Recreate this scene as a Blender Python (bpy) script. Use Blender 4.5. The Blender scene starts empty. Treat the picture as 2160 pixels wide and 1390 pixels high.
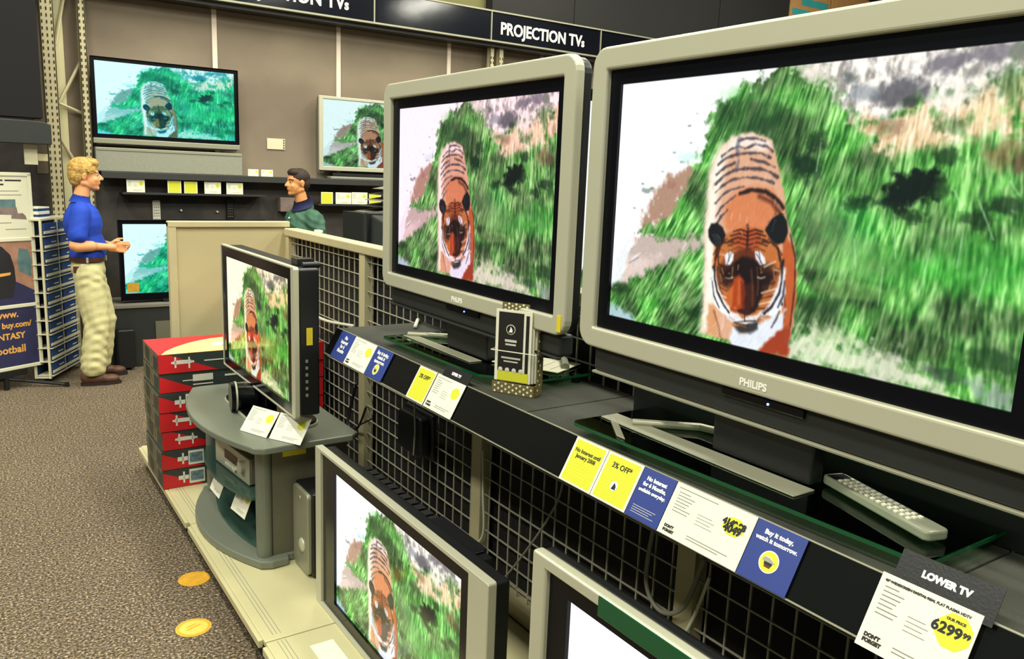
import bpy, bmesh, math, random
import numpy as np
from mathutils import Vector, Matrix

random.seed(4)
SC = bpy.context.scene
COL = SC.collection
R = math.radians

# ------------------------------------------------------------------ mesh building helpers
class MB:
    def __init__(self): self.v = []; self.f = []; self.m = []; self.M = None; self.mi = 0
    def add(self, vs, fs, mi=None):
        o = len(self.v)
        if self.M is not None: vs = [self.M @ Vector(p) for p in vs]
        self.v += [tuple(p) for p in vs]
        self.f += [[o+i for i in f] for f in fs]
        self.m += [self.mi if mi is None else mi]*len(fs)
        return self
    def box(self, a, b, mi=None):
        x0, y0, z0 = [min(p, q) for p, q in zip(a, b)]; x1, y1, z1 = [max(p, q) for p, q in zip(a, b)]
        vs = [(x0,y0,z0),(x1,y0,z0),(x1,y1,z0),(x0,y1,z0),(x0,y0,z1),(x1,y0,z1),(x1,y1,z1),(x0,y1,z1)]
        return self.add(vs, [(0,3,2,1),(4,5,6,7),(0,1,5,4),(1,2,6,5),(2,3,7,6),(3,0,4,7)], mi)
    def prism(self, pts, a, b, axis='z', mi=None):
        """closed outline pts (2D, counter-clockwise) pushed from a to b along the axis"""
        def P(p, h): return {'z': (p[0], p[1], h), 'y': (p[0], h, p[1]), 'x': (h, p[0], p[1])}[axis]
        n = len(pts)
        vs = [P(p, a) for p in pts]+[P(p, b) for p in pts]
        fs = [tuple(range(n))[::-1], tuple(range(n, 2*n))]+[(i, (i+1) % n, n+(i+1) % n, n+i) for i in range(n)]
        return self.add(vs, fs, mi)
    def ring(self, outer, inner, a, b, axis='y', mi=None):
        """frame between two outlines with the same point count"""
        def P(p, h): return {'z': (p[0], p[1], h), 'y': (p[0], h, p[1]), 'x': (h, p[0], p[1])}[axis]
        n = len(outer)
        vs = [P(p, a) for p in outer]+[P(p, a) for p in inner]+[P(p, b) for p in outer]+[P(p, b) for p in inner]
        fs = []
        for i in range(n):
            j = (i+1) % n
            fs += [(i, j, n+j, n+i), (2*n+i, 3*n+i, 3*n+j, 2*n+j), (i, 2*n+i, 2*n+j, j), (n+i, n+j, 3*n+j, 3*n+i)]
        return self.add(vs, fs, mi)
    def tube(self, pts, r, n=8, mi=None, cap=True):
        pts = [Vector(p) for p in pts]; rs = r if isinstance(r, (list, tuple)) else [r]*len(pts)
        vs = []; fs = []; up = None
        for i, p in enumerate(pts):
            t = (pts[min(i+1, len(pts)-1)]-pts[max(i-1, 0)]).normalized()
            if up is None: up = Vector((0,0,1)) if abs(t.z) < .9 else Vector((1,0,0))
            a = t.cross(up).normalized(); b = t.cross(a).normalized(); up = -b if False else up
            for k in range(n):
                w = 2*math.pi*k/n
                vs.append(p+a*math.cos(w)*rs[i]+b*math.sin(w)*rs[i])
        for i in range(len(pts)-1):
            for k in range(n):
                fs.append((i*n+k, i*n+(k+1) % n, (i+1)*n+(k+1) % n, (i+1)*n+k))
        if cap: fs += [tuple(range(n))[::-1], tuple(range((len(pts)-1)*n, len(pts)*n))]
        return self.add(vs, fs, mi)
    def cyl(self, p, q, r, n=16, mi=None): return self.tube([p, q], r, n, mi)
    def ball(self, c, r, n=10, mi=None):
        rx, ry, rz = r if isinstance(r, (list, tuple)) else (r, r, r)
        vs = [(c[0], c[1], c[2]-rz)]; fs = []; m = 2*n
        for i in range(1, n):
            th = math.pi*i/n
            for k in range(m):
                ph = 2*math.pi*k/m
                vs.append((c[0]+rx*math.sin(th)*math.cos(ph), c[1]+ry*math.sin(th)*math.sin(ph), c[2]-rz*math.cos(th)))
        vs.append((c[0], c[1], c[2]+rz)); L = len(vs)-1
        for k in range(m):
            fs.append((0, 1+(k+1) % m, 1+k)); fs.append((L, 1+(n-2)*m+k, 1+(n-2)*m+(k+1) % m))
            for i in range(n-2): fs.append((1+i*m+k, 1+i*m+(k+1) % m, 1+(i+1)*m+(k+1) % m, 1+(i+1)*m+k))
        return self.add(vs, fs, mi)
    def quad(self, p0, p1, p2, p3, mi=None): return self.add([p0, p1, p2, p3], [(0, 1, 2, 3)], mi)
    def text(self, s, size, x, z, y=0., align='LEFT', bold=0., depth=.0004, mi=None, sx=1.):
        """lettering in the local x-z plane, read from -y"""
        cu = bpy.data.curves.new('t', 'FONT'); cu.body = s; cu.size = size; cu.align_x = align
        cu.offset = bold; cu.extrude = depth; cu.resolution_u = 3
        ob = bpy.data.objects.new('t', cu); COL.objects.link(ob)
        dg = bpy.context.evaluated_depsgraph_get(); dg.update()
        me = bpy.data.meshes.new_from_object(ob.evaluated_get(dg))
        vs = [(x+v.co.x*sx, y-v.co.z, z+v.co.y) for v in me.vertices]; fs = [tuple(p.vertices) for p in me.polygons]
        bpy.data.objects.remove(ob); bpy.data.meshes.remove(me); bpy.data.curves.remove(cu)
        return self.add(vs, fs, mi)
    def build(self, name, mats, parent=None, bevel=0, smooth=False, seg=2, fix=True):
        me = bpy.data.meshes.new(name); me.from_pydata(self.v, [], self.f)
        if not isinstance(mats, (list, tuple)): mats = [mats]
        for m in mats: me.materials.append(MAT[m] if isinstance(m, str) else m)
        me.polygons.foreach_set('material_index', self.m)
        if fix and len(self.f) < 60000:
            bm = bmesh.new(); bm.from_mesh(me); bmesh.ops.recalc_face_normals(bm, faces=bm.faces); bm.to_mesh(me); bm.free()
        if smooth:
            me.polygons.foreach_set('use_smooth', [True]*len(me.polygons))
        ob = bpy.data.objects.new(name, me); COL.objects.link(ob)
        if parent is not None: ob.parent = parent
        if bevel:
            b = ob.modifiers.new('b', 'BEVEL'); b.width = bevel; b.segments = seg; b.limit_method = 'ANGLE'; b.angle_limit = R(40)
            b.harden_normals = False
        return ob

def rrect(x0, z0, x1, z1, r, n=5):
    """rounded rectangle outline, counter-clockwise from the lower left"""
    out = []
    for cx, cz, a in ((x0+r, z0+r, 180), (x1-r, z0+r, 270), (x1-r, z1-r, 0), (x0+r, z1-r, 90)):
        for k in range(n+1):
            w = R(a+90*k/n); out.append((cx+r*math.cos(w), cz+r*math.sin(w)))
    return out
def tag(o, label=None, cat=None, group=None, kind=None):
    if label: o['label'] = label
    if cat: o['category'] = cat
    if group: o['group'] = group
    if kind: o['kind'] = kind
    return o
def empty(name, loc, rz=0, label=None, cat=None, group=None, mat=None):
    o = bpy.data.objects.new(name, None); COL.objects.link(o); o.empty_display_size = .05
    if mat is not None: o.matrix_world = mat
    else: o.location = loc; o.rotation_euler = (0, 0, rz)
    return tag(o, label, cat, group)
def basis(o, x, y, z):
    """matrix with the given origin and axes"""
    M = Matrix.Identity(4)
    for i, a in enumerate((x, y, z)):
        a = Vector(a).normalized()
        for k in range(3): M[k][i] = a[k]
    M.translation = Vector(o); return M
def copy_tree(o, parent=None):
    c = o.copy(); COL.objects.link(c); c.parent = parent
    for ch in [k for k in bpy.data.objects if k.parent == o]: copy_tree(ch, c)
    return c

# ------------------------------------------------------------------ materials
MAT = {}
def lin(c): return tuple(((v/255)/12.92 if v/255 <= .04045 else (((v/255)+.055)/1.055)**2.4) for v in c[:3])+(1,)
def mat(name, col, rough=.5, metal=0., var=.06, scale=8., bump=0., bscale=60., emit=0., alpha=1., trans=0., ior=1.45, coat=0., spec=.5):
    m = bpy.data.materials.new(name); m.use_nodes = True; nt = m.node_tree; N = nt.nodes; L = nt.links
    p = N['Principled BSDF']
    p.inputs['Roughness'].default_value = rough; p.inputs['Metallic'].default_value = metal
    p.inputs['Specular IOR Level'].default_value = spec
    c = lin(col); p.inputs['Base Color'].default_value = c
    tc = N.new('ShaderNodeTexCoord')
    if var:
        n = N.new('ShaderNodeTexNoise'); n.inputs['Scale'].default_value = scale; n.inputs['Detail'].default_value = 5
        L.new(tc.outputs['Object'], n.inputs['Vector'])
        r = N.new('ShaderNodeMapRange'); r.inputs['From Min'].default_value = .3; r.inputs['From Max'].default_value = .7
        r.inputs['To Min'].default_value = 1-var; r.inputs['To Max'].default_value = 1+var
        L.new(n.outputs['Fac'], r.inputs['Value'])
        x = N.new('ShaderNodeMix'); x.data_type = 'RGBA'; x.blend_type = 'MULTIPLY'; x.inputs['Factor'].default_value = 1
        x.inputs['A'].default_value = c; L.new(r.outputs['Result'], x.inputs['B']); L.new(x.outputs['Result'], p.inputs['Base Color'])
    if bump:
        n2 = N.new('ShaderNodeTexNoise'); n2.inputs['Scale'].default_value = bscale; n2.inputs['Detail'].default_value = 3
        L.new(tc.outputs['Object'], n2.inputs['Vector'])
        b = N.new('ShaderNodeBump'); b.inputs['Strength'].default_value = bump; b.inputs['Distance'].default_value = .01
        L.new(n2.outputs['Fac'], b.inputs['Height']); L.new(b.outputs['Normal'], p.inputs['Normal'])
    if emit:
        p.inputs['Emission Color'].default_value = c; p.inputs['Emission Strength'].default_value = emit
    if trans: p.inputs['Transmission Weight'].default_value = trans; p.inputs['IOR'].default_value = ior
    if coat: p.inputs['Coat Weight'].default_value = coat; p.inputs['Coat Roughness'].default_value = .05
    if alpha < 1: p.inputs['Alpha'].default_value = alpha
    MAT[name] = m; return m

mat('silver', (186, 186, 162), .34, .2, .02, 3)
mat('silver_dark', (150, 150, 128), .4, .35, .03, 3)
mat('black_gloss', (6, 7, 11), .16, 0, 0, spec=.3)
mat('black_bezel', (4, 6, 13), .3, 0, 0, spec=.22)
mat('black_plastic', (18, 20, 21), .42, 0, .1, 12, .05, 200)
mat('charcoal', (34, 38, 36), .5, 0, .1, 10)
mat('black_matt', (7, 7, 8), .9, 0, 0)
mat('cream', (205, 200, 168), .45, 0, .03, 4)
mat('cream_metal', (198, 192, 148), .42, .1, .04, 5)
mat('beige_board', (178, 168, 128), .7, 0, .05, 2.5, .04, 120)
mat('post_beige', (182, 174, 136), .5, 0, .05, 6)
mat('wire', (166, 164, 144), .4, .0, .03, 9)
mat('white_paper', (226, 226, 204), .6, 0, .015, 20)
mat('yellow_paper', (214, 220, 58), .6, 0, .03, 20)
mat('blue_paper', (34, 56, 128), .55, 0, .05, 20)
mat('yellow_print', (204, 206, 46), .6, 0, 0)
mat('yellow_sticker', (214, 196, 40), .5, 0, .05, 30)
mat('ink', (28, 28, 26), .7, 0, 0)
mat('ink_grey', (128, 128, 116), .7, 0, 0)
mat('ink_pale', (196, 196, 180), .7, 0, 0)
mat('white_print', (240, 240, 230), .6, 0, 0)
mat('sign_black', (12, 15, 22), .1, 0, 0, bump=.12, bscale=1.6)
mat('sign_letter', (244, 236, 214), .5, 0, 0)
mat('trim_white', (222, 206, 186), .5, 0, .03, 5)
mat('fabric_grey', (116, 112, 100), .9, 0, .06, 3)
mat('speaker_grey', (138, 140, 124), .75, 0, .06, 40, .2, 300)
mat('dark_ledge', (46, 47, 44), .5, 0, .1, 6)
mat('cabinet_grey', (112, 118, 104), .38, .15, .05, 4, .02, 300)
mat('cabinet_side', (94, 92, 74), .6, 0, .06, 6, .05, 250)
mat('teal_glass', (58, 84, 74), .15, 0, .03, 4, spec=.6)
mat('dark_teal', (22, 40, 36), .4, 0, .1, 4)
mat('red_box', (196, 26, 34), .42, 0, .04, 6)
mat('box_dark', (46, 56, 52), .45, 0, .06, 6)
mat('box_yellow', (232, 218, 130), .45, 0, .08, 9)
mat('box_print', (214, 216, 200), .5, 0, 0)
mat('box_pic', (96, 120, 130), .5, 0, .5, 60)
mat('box_edge', (104, 96, 70), .6, 0, .5, 30)
mat('shelf_carpet', (52, 54, 44), .85, 0, .35, 5, .5, 500)
mat('strip_black', (13, 15, 14), .1, 0, .1, 5, .25, 3.)
mat('cardboard', (176, 132, 78), .8, 0, .08, 6)
mat('teal_print', (48, 150, 150), .7, 0, .1, 6)
mat('gold_sticker', (206, 156, 44), .5, 0, .12, 30)
mat('gold_sticker_pale', (226, 188, 84), .5, 0, .08, 30)
mat('cable_grey', (134, 132, 116), .5, 0, .05, 9)
mat('cable_black', (12, 13, 14), .5, 0, 0)
mat('cable_white', (200, 204, 184), .5, 0, 0)
mat('skin', (226, 158, 106), .55, 0, .05, 14)
mat('skin_warm', (222, 152, 92), .55, 0, .05, 14)
mat('hair_blond', (184, 146, 74), .7, 0, .5, 45, .8, 70)
mat('hair_dark', (44, 28, 18), .7, 0, .2, 60, .4, 120)
mat('polo_blue', (16, 62, 176), .8, 0, .08, 12, .15, 40)
mat('khaki', (196, 190, 138), .85, 0, .05, 8, .7, 12)
mat('belt', (72, 34, 26), .5, 0, .1, 20)
mat('shoe', (84, 52, 32), .55, 0, .15, 20)
mat('shoe_dark', (34, 26, 22), .6, 0, .1, 20)
mat('jacket_green', (58, 96, 76), .8, 0, .12, 14, .4, 14)
mat('navy', (28, 30, 74), .8, 0, .1, 14)
mat('eye_dark', (26, 18, 14), .3, 0, 0)
mat('poster_cream', (206, 204, 176), .6, 0, .03, 6)
mat('poster_skin', (150, 110, 88), .6, 0, .45, 7)
mat('poster_dark', (26, 24, 30), .6, 0, .1, 9)
mat('poster_navy', (34, 36, 74), .6, 0, .35, 5)
mat('poster_orange', (218, 160, 70), .6, 0, .15, 20)
mat('poster_teal', (84, 112, 112), .6, 0, .3, 14)
mat('poster_brown', (120, 104, 96), .6, 0, .25, 14)
mat('brochure_blue', (34, 62, 112), .5, 0, .25, 30)
mat('brochure_black', (26, 24, 22), .5, 0, 0)
mat('dots', (108, 98, 54), .6, 0, .05, 20)
mat('led_blue', (90, 120, 255), .4, emit=6)
mat('lcd_red', (54, 10, 10), .3, 0, 0)
mat('acrylic', (214, 214, 190), .15, 0, 0, alpha=.55)
mat('clay', (96, 50, 34), .8, 0, .2, 14)
mat('remote_silver', (150, 154, 132), .35, .3, .03, 20)
mat('high_black', (18, 19, 17), .8, 0, .12, 1.2)
mat('wall_olive', (104, 104, 62), .9, 0, .05, 2)
mat('slot_dark', (58, 48, 34), .9, 0, 0)

def node_mat(name):
    m = bpy.data.materials.new(name); m.use_nodes = True; MAT[name] = m
    return m, m.node_tree.nodes, m.node_tree.links, m.node_tree.nodes['Principled BSDF']
def ramp(N, stops):
    r = N.new('ShaderNodeValToRGB'); e = r.color_ramp.elements
    while len(e) < len(stops): e.new(.5)
    for k, (p, c) in zip(e, stops): k.position = p; k.color = lin(c)
    return r
# speckled store carpet
m, N, L, p = node_mat('carpet'); p.inputs['Roughness'].default_value = .95; p.inputs['Specular IOR Level'].default_value = .1
tc = N.new('ShaderNodeTexCoord')
n1 = N.new('ShaderNodeTexNoise'); n1.inputs['Scale'].default_value = 95; n1.inputs['Detail'].default_value = 3; n1.inputs['Roughness'].default_value = .7
n2 = N.new('ShaderNodeTexNoise'); n2.inputs['Scale'].default_value = 60; n2.inputs['Detail'].default_value = 2
n3 = N.new('ShaderNodeTexNoise'); n3.inputs['Scale'].default_value = 3; n3.inputs['Detail'].default_value = 3
for n in (n1, n2, n3): L.new(tc.outputs['Object'], n.inputs['Vector'])
r1 = ramp(N, [(.34, (40, 36, 30)), (.45, (92, 82, 68)), (.55, (124, 112, 92)), (.66, (206, 190, 156))]); L.new(n1.outputs['Fac'], r1.inputs['Fac'])
r2 = ramp(N, [(.4, (150, 150, 160)), (.5, (128, 128, 128)), (.62, (140, 122, 104))]); L.new(n2.outputs['Color'], r2.inputs['Fac'])
x = N.new('ShaderNodeMix'); x.data_type = 'RGBA'; x.blend_type = 'OVERLAY'; x.inputs['Factor'].default_value = .5
L.new(r1.outputs['Color'], x.inputs['A']); L.new(r2.outputs['Color'], x.inputs['B'])
r3 = N.new('ShaderNodeMapRange'); r3.inputs['To Min'].default_value = .86; r3.inputs['To Max'].default_value = 1.14; L.new(n3.outputs['Fac'], r3.inputs['Value'])
y = N.new('ShaderNodeMix'); y.data_type = 'RGBA'; y.blend_type = 'MULTIPLY'; y.inputs['Factor'].default_value = 1
L.new(x.outputs['Result'], y.inputs['A']); L.new(r3.outputs['Result'], y.inputs['B']); L.new(y.outputs['Result'], p.inputs['Base Color'])
b = N.new('ShaderNodeBump'); b.inputs['Strength'].default_value = .6; b.inputs['Distance'].default_value = .004
L.new(n1.outputs['Fac'], b.inputs['Height']); L.new(b.outputs['Normal'], p.inputs['Normal'])
# taupe wall covering
m, N, L, p = node_mat('wall_taupe'); p.inputs['Roughness'].default_value = .85
tc = N.new('ShaderNodeTexCoord'); n1 = N.new('ShaderNodeTexNoise'); n1.inputs['Scale'].default_value = 1.3; n1.inputs['Detail'].default_value = 6
L.new(tc.outputs['Object'], n1.inputs['Vector'])
r1 = ramp(N, [(.3, (112, 100, 84)), (.7, (134, 122, 102))]); L.new(n1.outputs['Fac'], r1.inputs['Fac']); L.new(r1.outputs['Color'], p.inputs['Base Color'])
# dark perforated panel of the wall display
m, N, L, p = node_mat('wall_dark'); p.inputs['Roughness'].default_value = .7
tc = N.new('ShaderNodeTexCoord'); n1 = N.new('ShaderNodeTexNoise'); n1.inputs['Scale'].default_value = 5; n1.inputs['Detail'].default_value = 6
L.new(tc.outputs['Object'], n1.inputs['Vector'])
r1 = ramp(N, [(.3, (48, 47, 45)), (.7, (78, 71, 64))]); L.new(n1.outputs['Fac'], r1.inputs['Fac']); L.new(r1.outputs['Color'], p.inputs['Base Color'])
# greenish clear glass of the television feet
m, N, L, p = node_mat('glass')
p.inputs['Base Color'].default_value = lin((4, 10, 6)); p.inputs['Roughness'].default_value = .02
tr = N.new('ShaderNodeBsdfTransparent'); tr.inputs['Color'].default_value = lin((206, 230, 208))
fr = N.new('ShaderNodeFresnel'); fr.inputs['IOR'].default_value = 1.5
gl = N.new('ShaderNodeBsdfGlossy'); gl.inputs['Roughness'].default_value = .02; gl.inputs['Color'].default_value = (.9, 1, .92, 1)
mx = N.new('ShaderNodeMixShader'); L.new(fr.outputs['Fac'], mx.inputs['Fac']); L.new(tr.outputs['BSDF'], mx.inputs[1]); L.new(gl.outputs['BSDF'], mx.inputs[2])
L.new(mx.outputs['Shader'], N['Material Output'].inputs['Surface'])
m, N, L, p = node_mat('glass_edge')
p.inputs['Base Color'].default_value = lin((14, 78, 44)); p.inputs['Roughness'].default_value = .12
# lit television picture: the colours are the film frame on the panel
def screen_mat(name, strength):
    m, N, L, p = node_mat(name); p.inputs['Base Color'].default_value = (.004, .005, .008, 1); p.inputs['Roughness'].default_value = .12
    a = N.new('ShaderNodeAttribute'); a.attribute_name = 'film'
    L.new(a.outputs['Color'], p.inputs['Emission Color']); p.inputs['Emission Strength'].default_value = strength
    m.cycles.emission_sampling = 'NONE'
screen_mat('screen', 1.12)
screen_mat('screen_wall', 1.0)
# ------------------------------------------------------------------ the film frame, painted procedurally (coordinates in thousandths of the picture)
PICTURE = [
('poly','grass',14,60,[(481,-11),(382,61),(301,134),(292,251),(255,342),(225,427),(165,518),(135,599),(57,791),(-14,867),(-25,1038),(1084,1023),(1064,-22)]),
('blob',(90,120,120,0.7),5,14,[(158,363),(6,3.5999999999999996)]),
('blob',(90,120,120,0.7),5,14,[(195,287),(5,3.0)]),
('blob',(90,120,120,0.7),5,14,[(237,185),(5,3.0)]),
('blob',(90,120,120,0.7),5,14,[(257,140),(4,2.4)]),
('blob',(90,120,120,0.7),5,14,[(128,433),(8,4.8)]),
('blob',(90,120,120,0.7),5,14,[(220,324),(7,4.2)]),
('blob',(90,120,120,0.7),5,14,[(93,415),(5,3.0)]),
('blob',(90,120,120,0.7),5,14,[(71,516),(6,3.5999999999999996)]),
('blob',(90,120,120,0.7),5,14,[(244,250),(5,3.0)]),
('blob',(200,235,230,0.7),30,30,[(235,305),(30,22)]),
('poly',(176,140,118),20,50,[(245,357),(191,372),(141,432),(115,522),(77,646),(127,600),(198,534),(234,455)]),
('blob',(150,95,85,0.6),14,20,[(193,420),(14,14)]),
('blob',(90,110,100,0.6),12,24,[(111,443),(20,10)]),
('poly',(196,178,168),16,40,[(77,646),(127,609),(218,626),(294,612),(313,641),(237,690),(159,751),(77,827),(37,836),(54,730)]),
('poly',(235,215,205,0.7),20,30,[(45,732),(107,721),(173,700),(110,790),(38,846)]),
('line',(245,245,250),3,4,[(1.2,0),(72,737),(103,702)]),
('line',(235,240,245),3,4,[(1.0,0),(244,670),(253,637)]),
('line',(150,150,160),3,4,[(1.6,0),(64,753),(98,723)]),
('poly','grass',10,30,[(76,622),(118,581),(201,591),(247,566),(233,606),(170,633)]),
('poly',(235,240,240),14,14,[(-18,784),(34,693),(74,586),(61,688),(37,836),(-3,865)]),
('blob',(30,60,25,0.75),22,30,[(42,869),(26,22)]),
('poly',(170,200,205),14,30,[(-10,950),(37,959),(93,981),(103,1022),(-17,1015)]),
('blob',(24,64,24,0.5),22,30,[(183,902),(30,20)]),
('poly','rock',20,60,[(551,-20),(541,14),(601,100),(658,182),(719,200),(763,138),(816,122),(883,101),(936,81),(1022,80),(1024,-30),(756,-35)]),
('poly',(236,226,214,0.75),16,40,[(505,-7),(551,-13),(598,37),(606,77),(555,64),(519,35)]),
('poly','straw',24,70,[(658,182),(719,203),(782,140),(851,125),(899,117),(1028,69),(1037,266),(1004,291),(944,264),(897,243),(857,276),(797,283),(752,297),(713,274),(680,221)]),
('poly',(255,250,240,0.8),22,40,[(789,105),(837,99),(883,115),(853,173),(810,170),(786,140)]),
('poly',(255,240,190,0.6),20,40,[(857,173),(901,150),(922,185),(888,223),(863,215)]),
('blob',(92,92,98,0.9),26,50,[(742,114),(46,40)]),
('blob',(60,70,60,0.8),14,40,[(759,138),(20,18)]),
('blob',(110,105,115,0.85),22,46,[(813,37),(36,30)]),
('blob',(120,115,125,0.8),22,46,[(891,22),(40,26)]),
('blob',(120,130,110,0.7),16,40,[(930,22),(16,26)]),
('blob',(120,120,110,0.6),14,30,[(857,71),(20,14)]),
('blob',(84,92,90,0.7),12,30,[(632,57),(12,34)]),
('blob',(120,130,140,0.6),20,40,[(665,107),(30,24)]),
('poly','grass*.75',12,40,[(801,177),(862,194),(856,249),(803,219)]),
('poly','grass*.7',12,40,[(908,51),(924,67),(939,147),(926,198),(908,131)]),
('poly','grass',14,60,[(934,205),(978,189),(1031,118),(1040,340),(968,303)]),
('poly','grass*.9',22,50,[(752,304),(806,287),(866,270),(905,250),(954,304),(1014,366),(1021,516),(734,526)]),
('blob',(140,105,80,0.6),20,40,[(720,215),(26,26)]),
('blob',(150,110,75,0.55),24,50,[(927,304),(30,34)]),
('blob',(90,60,50,0.5),20,50,[(954,317),(24,24)]),
('blob',(8,22,14,0.95),22,70,[(786,397),(52,52)]),
('blob',(10,24,16,0.9),20,60,[(758,435),(34,30)]),
('blob',(12,32,16,0.85),20,60,[(680,449),(32,28)]),
('blob',(14,44,22,0.85),24,60,[(556,329),(30,48)]),
('blob',(20,50,24,0.7),20,50,[(575,257),(22,26)]),
('blob',(16,40,20,0.7),16,40,[(838,304),(20,20)]),
('blob',(20,40,24,0.7),20,60,[(948,434),(34,24)]),
('blob',(16,40,20,0.6),20,60,[(899,479),(30,22)]),
('blob',(22,56,24,0.5),30,60,[(576,529),(34,60)]),
('blob',(22,56,24,0.45),40,60,[(611,796),(60,30)]),
('blob',(12,34,14,0.7),18,60,[(783,477),(26,24)]),
('blob',(20,30,14,0.7),14,40,[(589,696),(16,20)]),
('blob',(60,60,40,0.5),20,50,[(624,729),(30,22)]),
('blob',(24,60,28,0.5),24,50,[(344,128),(30,30)]),
('blob',(24,60,28,0.4),30,50,[(440,186),(40,30)]),
('blob',(20,54,20,0.5),22,50,[(273,471),(22,34)]),
('blob',(18,50,18,0.6),18,50,[(300,910),(30,16)]),
('blob',(70,190,60,0.35),40,40,[(382,79),(50,34)]),
('blob',(80,210,70,0.4),60,60,[(739,644),(90,60)]),
('blob',(60,200,60,0.35),60,60,[(905,614),(90,80)]),
('blob',(80,200,60,0.35),26,40,[(150,910),(34,24)]),
('blob',(120,220,90,0.3),30,50,[(863,400),(40,30)]),
('blob',(150,220,110,0.3),40,40,[(693,729),(90,30)]),
('blob',(40,170,60,0.35),50,60,[(673,518),(60,70)]),
('line',(200,240,190,0.8),2,2,[(0.9,0),(897,425),(929,529)]),
('line',(200,240,190,0.8),2,2,[(0.9,0),(586,257),(582,352)]),
('line',(200,240,190,0.8),2,2,[(0.9,0),(877,619),(880,495)]),
('line',(200,240,190,0.8),2,2,[(0.9,0),(766,610),(754,479)]),
('line',(200,240,190,0.8),2,2,[(0.9,0),(817,716),(828,571)]),
('line',(200,240,190,0.8),2,2,[(0.9,0),(918,719),(926,610)]),
('line',(200,240,190,0.8),2,2,[(0.9,0),(690,653),(680,563)]),
('line',(200,240,190,0.8),2,2,[(0.9,0),(855,400),(874,454)]),
('line',(200,240,190,0.8),2,2,[(0.9,0),(941,369),(958,407)]),
('line',(200,240,190,0.8),2,2,[(0.9,0),(744,763),(745,643)]),
('line',(210,240,170,0.7),2,2,[(0.8,0),(384,105),(401,37)]),
('line',(210,240,170,0.7),2,2,[(0.8,0),(450,136),(465,53)]),
('line',(210,240,170,0.7),2,2,[(0.8,0),(500,140),(510,42)]),
('line',(210,240,170,0.7),2,2,[(0.8,0),(332,180),(356,102)]),
('line',(210,240,170,0.7),2,2,[(0.8,0),(183,902),(218,798)]),
('line',(210,240,170,0.7),2,2,[(0.8,0),(247,905),(276,804)]),
('poly',(240,238,215,0.8),30,60,[(581,901),(638,908),(701,911),(779,908),(853,947),(890,997),(755,999),(527,1001)]),
('poly',(230,240,200,0.6),18,40,[(614,859),(689,869),(750,895),(681,925),(594,929)]),
('blob',(40,60,50,0.6),20,40,[(879,938),(30,20)]),
('poly',(150,165,160,0.7),14,40,[(920,936),(974,942),(1006,982),(1007,1007),(954,1004)]),
('blob',(20,60,24,0.6),30,60,[(963,867),(60,30)]),
('poly',(150,176,120,0.35),40,80,[(592,384),(674,533),(767,639),(692,714),(583,673),(557,499)]),
('poly',(30,70,34,0.4),30,60,[(384,105),(486,114),(515,206),(493,255),(388,209),(307,251),(303,161)]),
('poly',(222,170,136),6,9,[(384,225),(413,219),(444,227),(470,251),(485,296),(497,355),(510,420),(523,502),(535,547),(550,614),(560,694),(565,774),(566,872),(555,994),(514,996),(323,981),(320,831),(315,686),(306,560),(308,468),(308,378),(317,314),(339,261),(362,235)]),
('poly',(250,244,226),24,14,[(317,314),(336,262),(363,252),(350,323),(346,412),(341,502),(339,574),(351,716),(358,859),(363,966),(320,978),(320,831),(315,686),(306,560),(308,468),(308,378)]),
('poly',(252,240,228,0.85),12,12,[(362,231),(415,221),(457,241),(477,275),(444,288),(391,274),(351,291)]),
('poly',(214,130,84),18,14,[(360,482),(393,420),(437,407),(482,419),(509,470),(524,535),(508,587),(370,581)]),
('poly',(190,92,44),8,8,[(518,549),(548,614),(561,710),(566,807),(558,907),(548,985),(532,982),(533,815),(522,684)]),
('poly',(214,150,100),6,6,[(519,685),(533,815),(533,915),(511,753)]),
('line',(60,30,20),3,3,[(1.5,0),(536,566),(554,646),(560,743),(559,874),(554,975)]),
('line',(50,30,25,0.8),2,2,[(1.2,0),(533,749),(543,829),(539,947)]),
('poly',(160,60,30),10,14,[(477,1009),(490,948),(534,898),(560,891),(558,994),(527,1001)]),
('poly',(216,150,100,0.9),10,14,[(335,864),(358,859),(373,927),(383,981),(340,981)]),
('line',(120,70,40,0.8),5,5,[(2,0),(355,887),(373,945),(379,982)]),
('line',(70,62,70,0.72),4.2,16,[(2.875,0),(383,246),(403,239),(429,238),(453,249)]),
('line',(44,40,48,0.5),3,14,[(1.5,0),(383,246),(403,239),(429,238),(453,249)]),
('line',(70,62,70,0.72),4.2,16,[(2.3,0),(340,302),(362,277),(386,267),(402,274)]),
('line',(44,40,48,0.5),3,14,[(1.2,0),(340,302),(362,277),(386,267),(402,274)]),
('line',(70,62,70,0.72),4.2,16,[(2.9899999999999998,0),(402,274),(430,260),(459,268),(475,285)]),
('line',(44,40,48,0.5),3,14,[(1.56,0),(402,274),(430,260),(459,268),(475,285)]),
('line',(70,62,70,0.72),4.2,16,[(2.07,0),(331,334),(352,309),(382,295)]),
('line',(44,40,48,0.5),3,14,[(1.08,0),(331,334),(352,309),(382,295)]),
('line',(70,62,70,0.72),4.2,16,[(2.9899999999999998,0),(382,295),(412,291),(445,291),(471,308)]),
('line',(44,40,48,0.5),3,14,[(1.56,0),(382,295),(412,291),(445,291),(471,308)]),
('line',(70,62,70,0.72),4.2,16,[(2.07,0),(329,370),(353,341),(378,326)]),
('line',(44,40,48,0.5),3,14,[(1.08,0),(329,370),(353,341),(378,326)]),
('line',(70,62,70,0.72),4.2,16,[(2.76,0),(420,312),(456,322),(485,341)]),
('line',(44,40,48,0.5),3,14,[(1.44,0),(420,312),(456,322),(485,341)]),
('line',(70,62,70,0.72),4.2,16,[(2.53,0),(328,406),(352,373),(379,354),(408,346)]),
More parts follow.
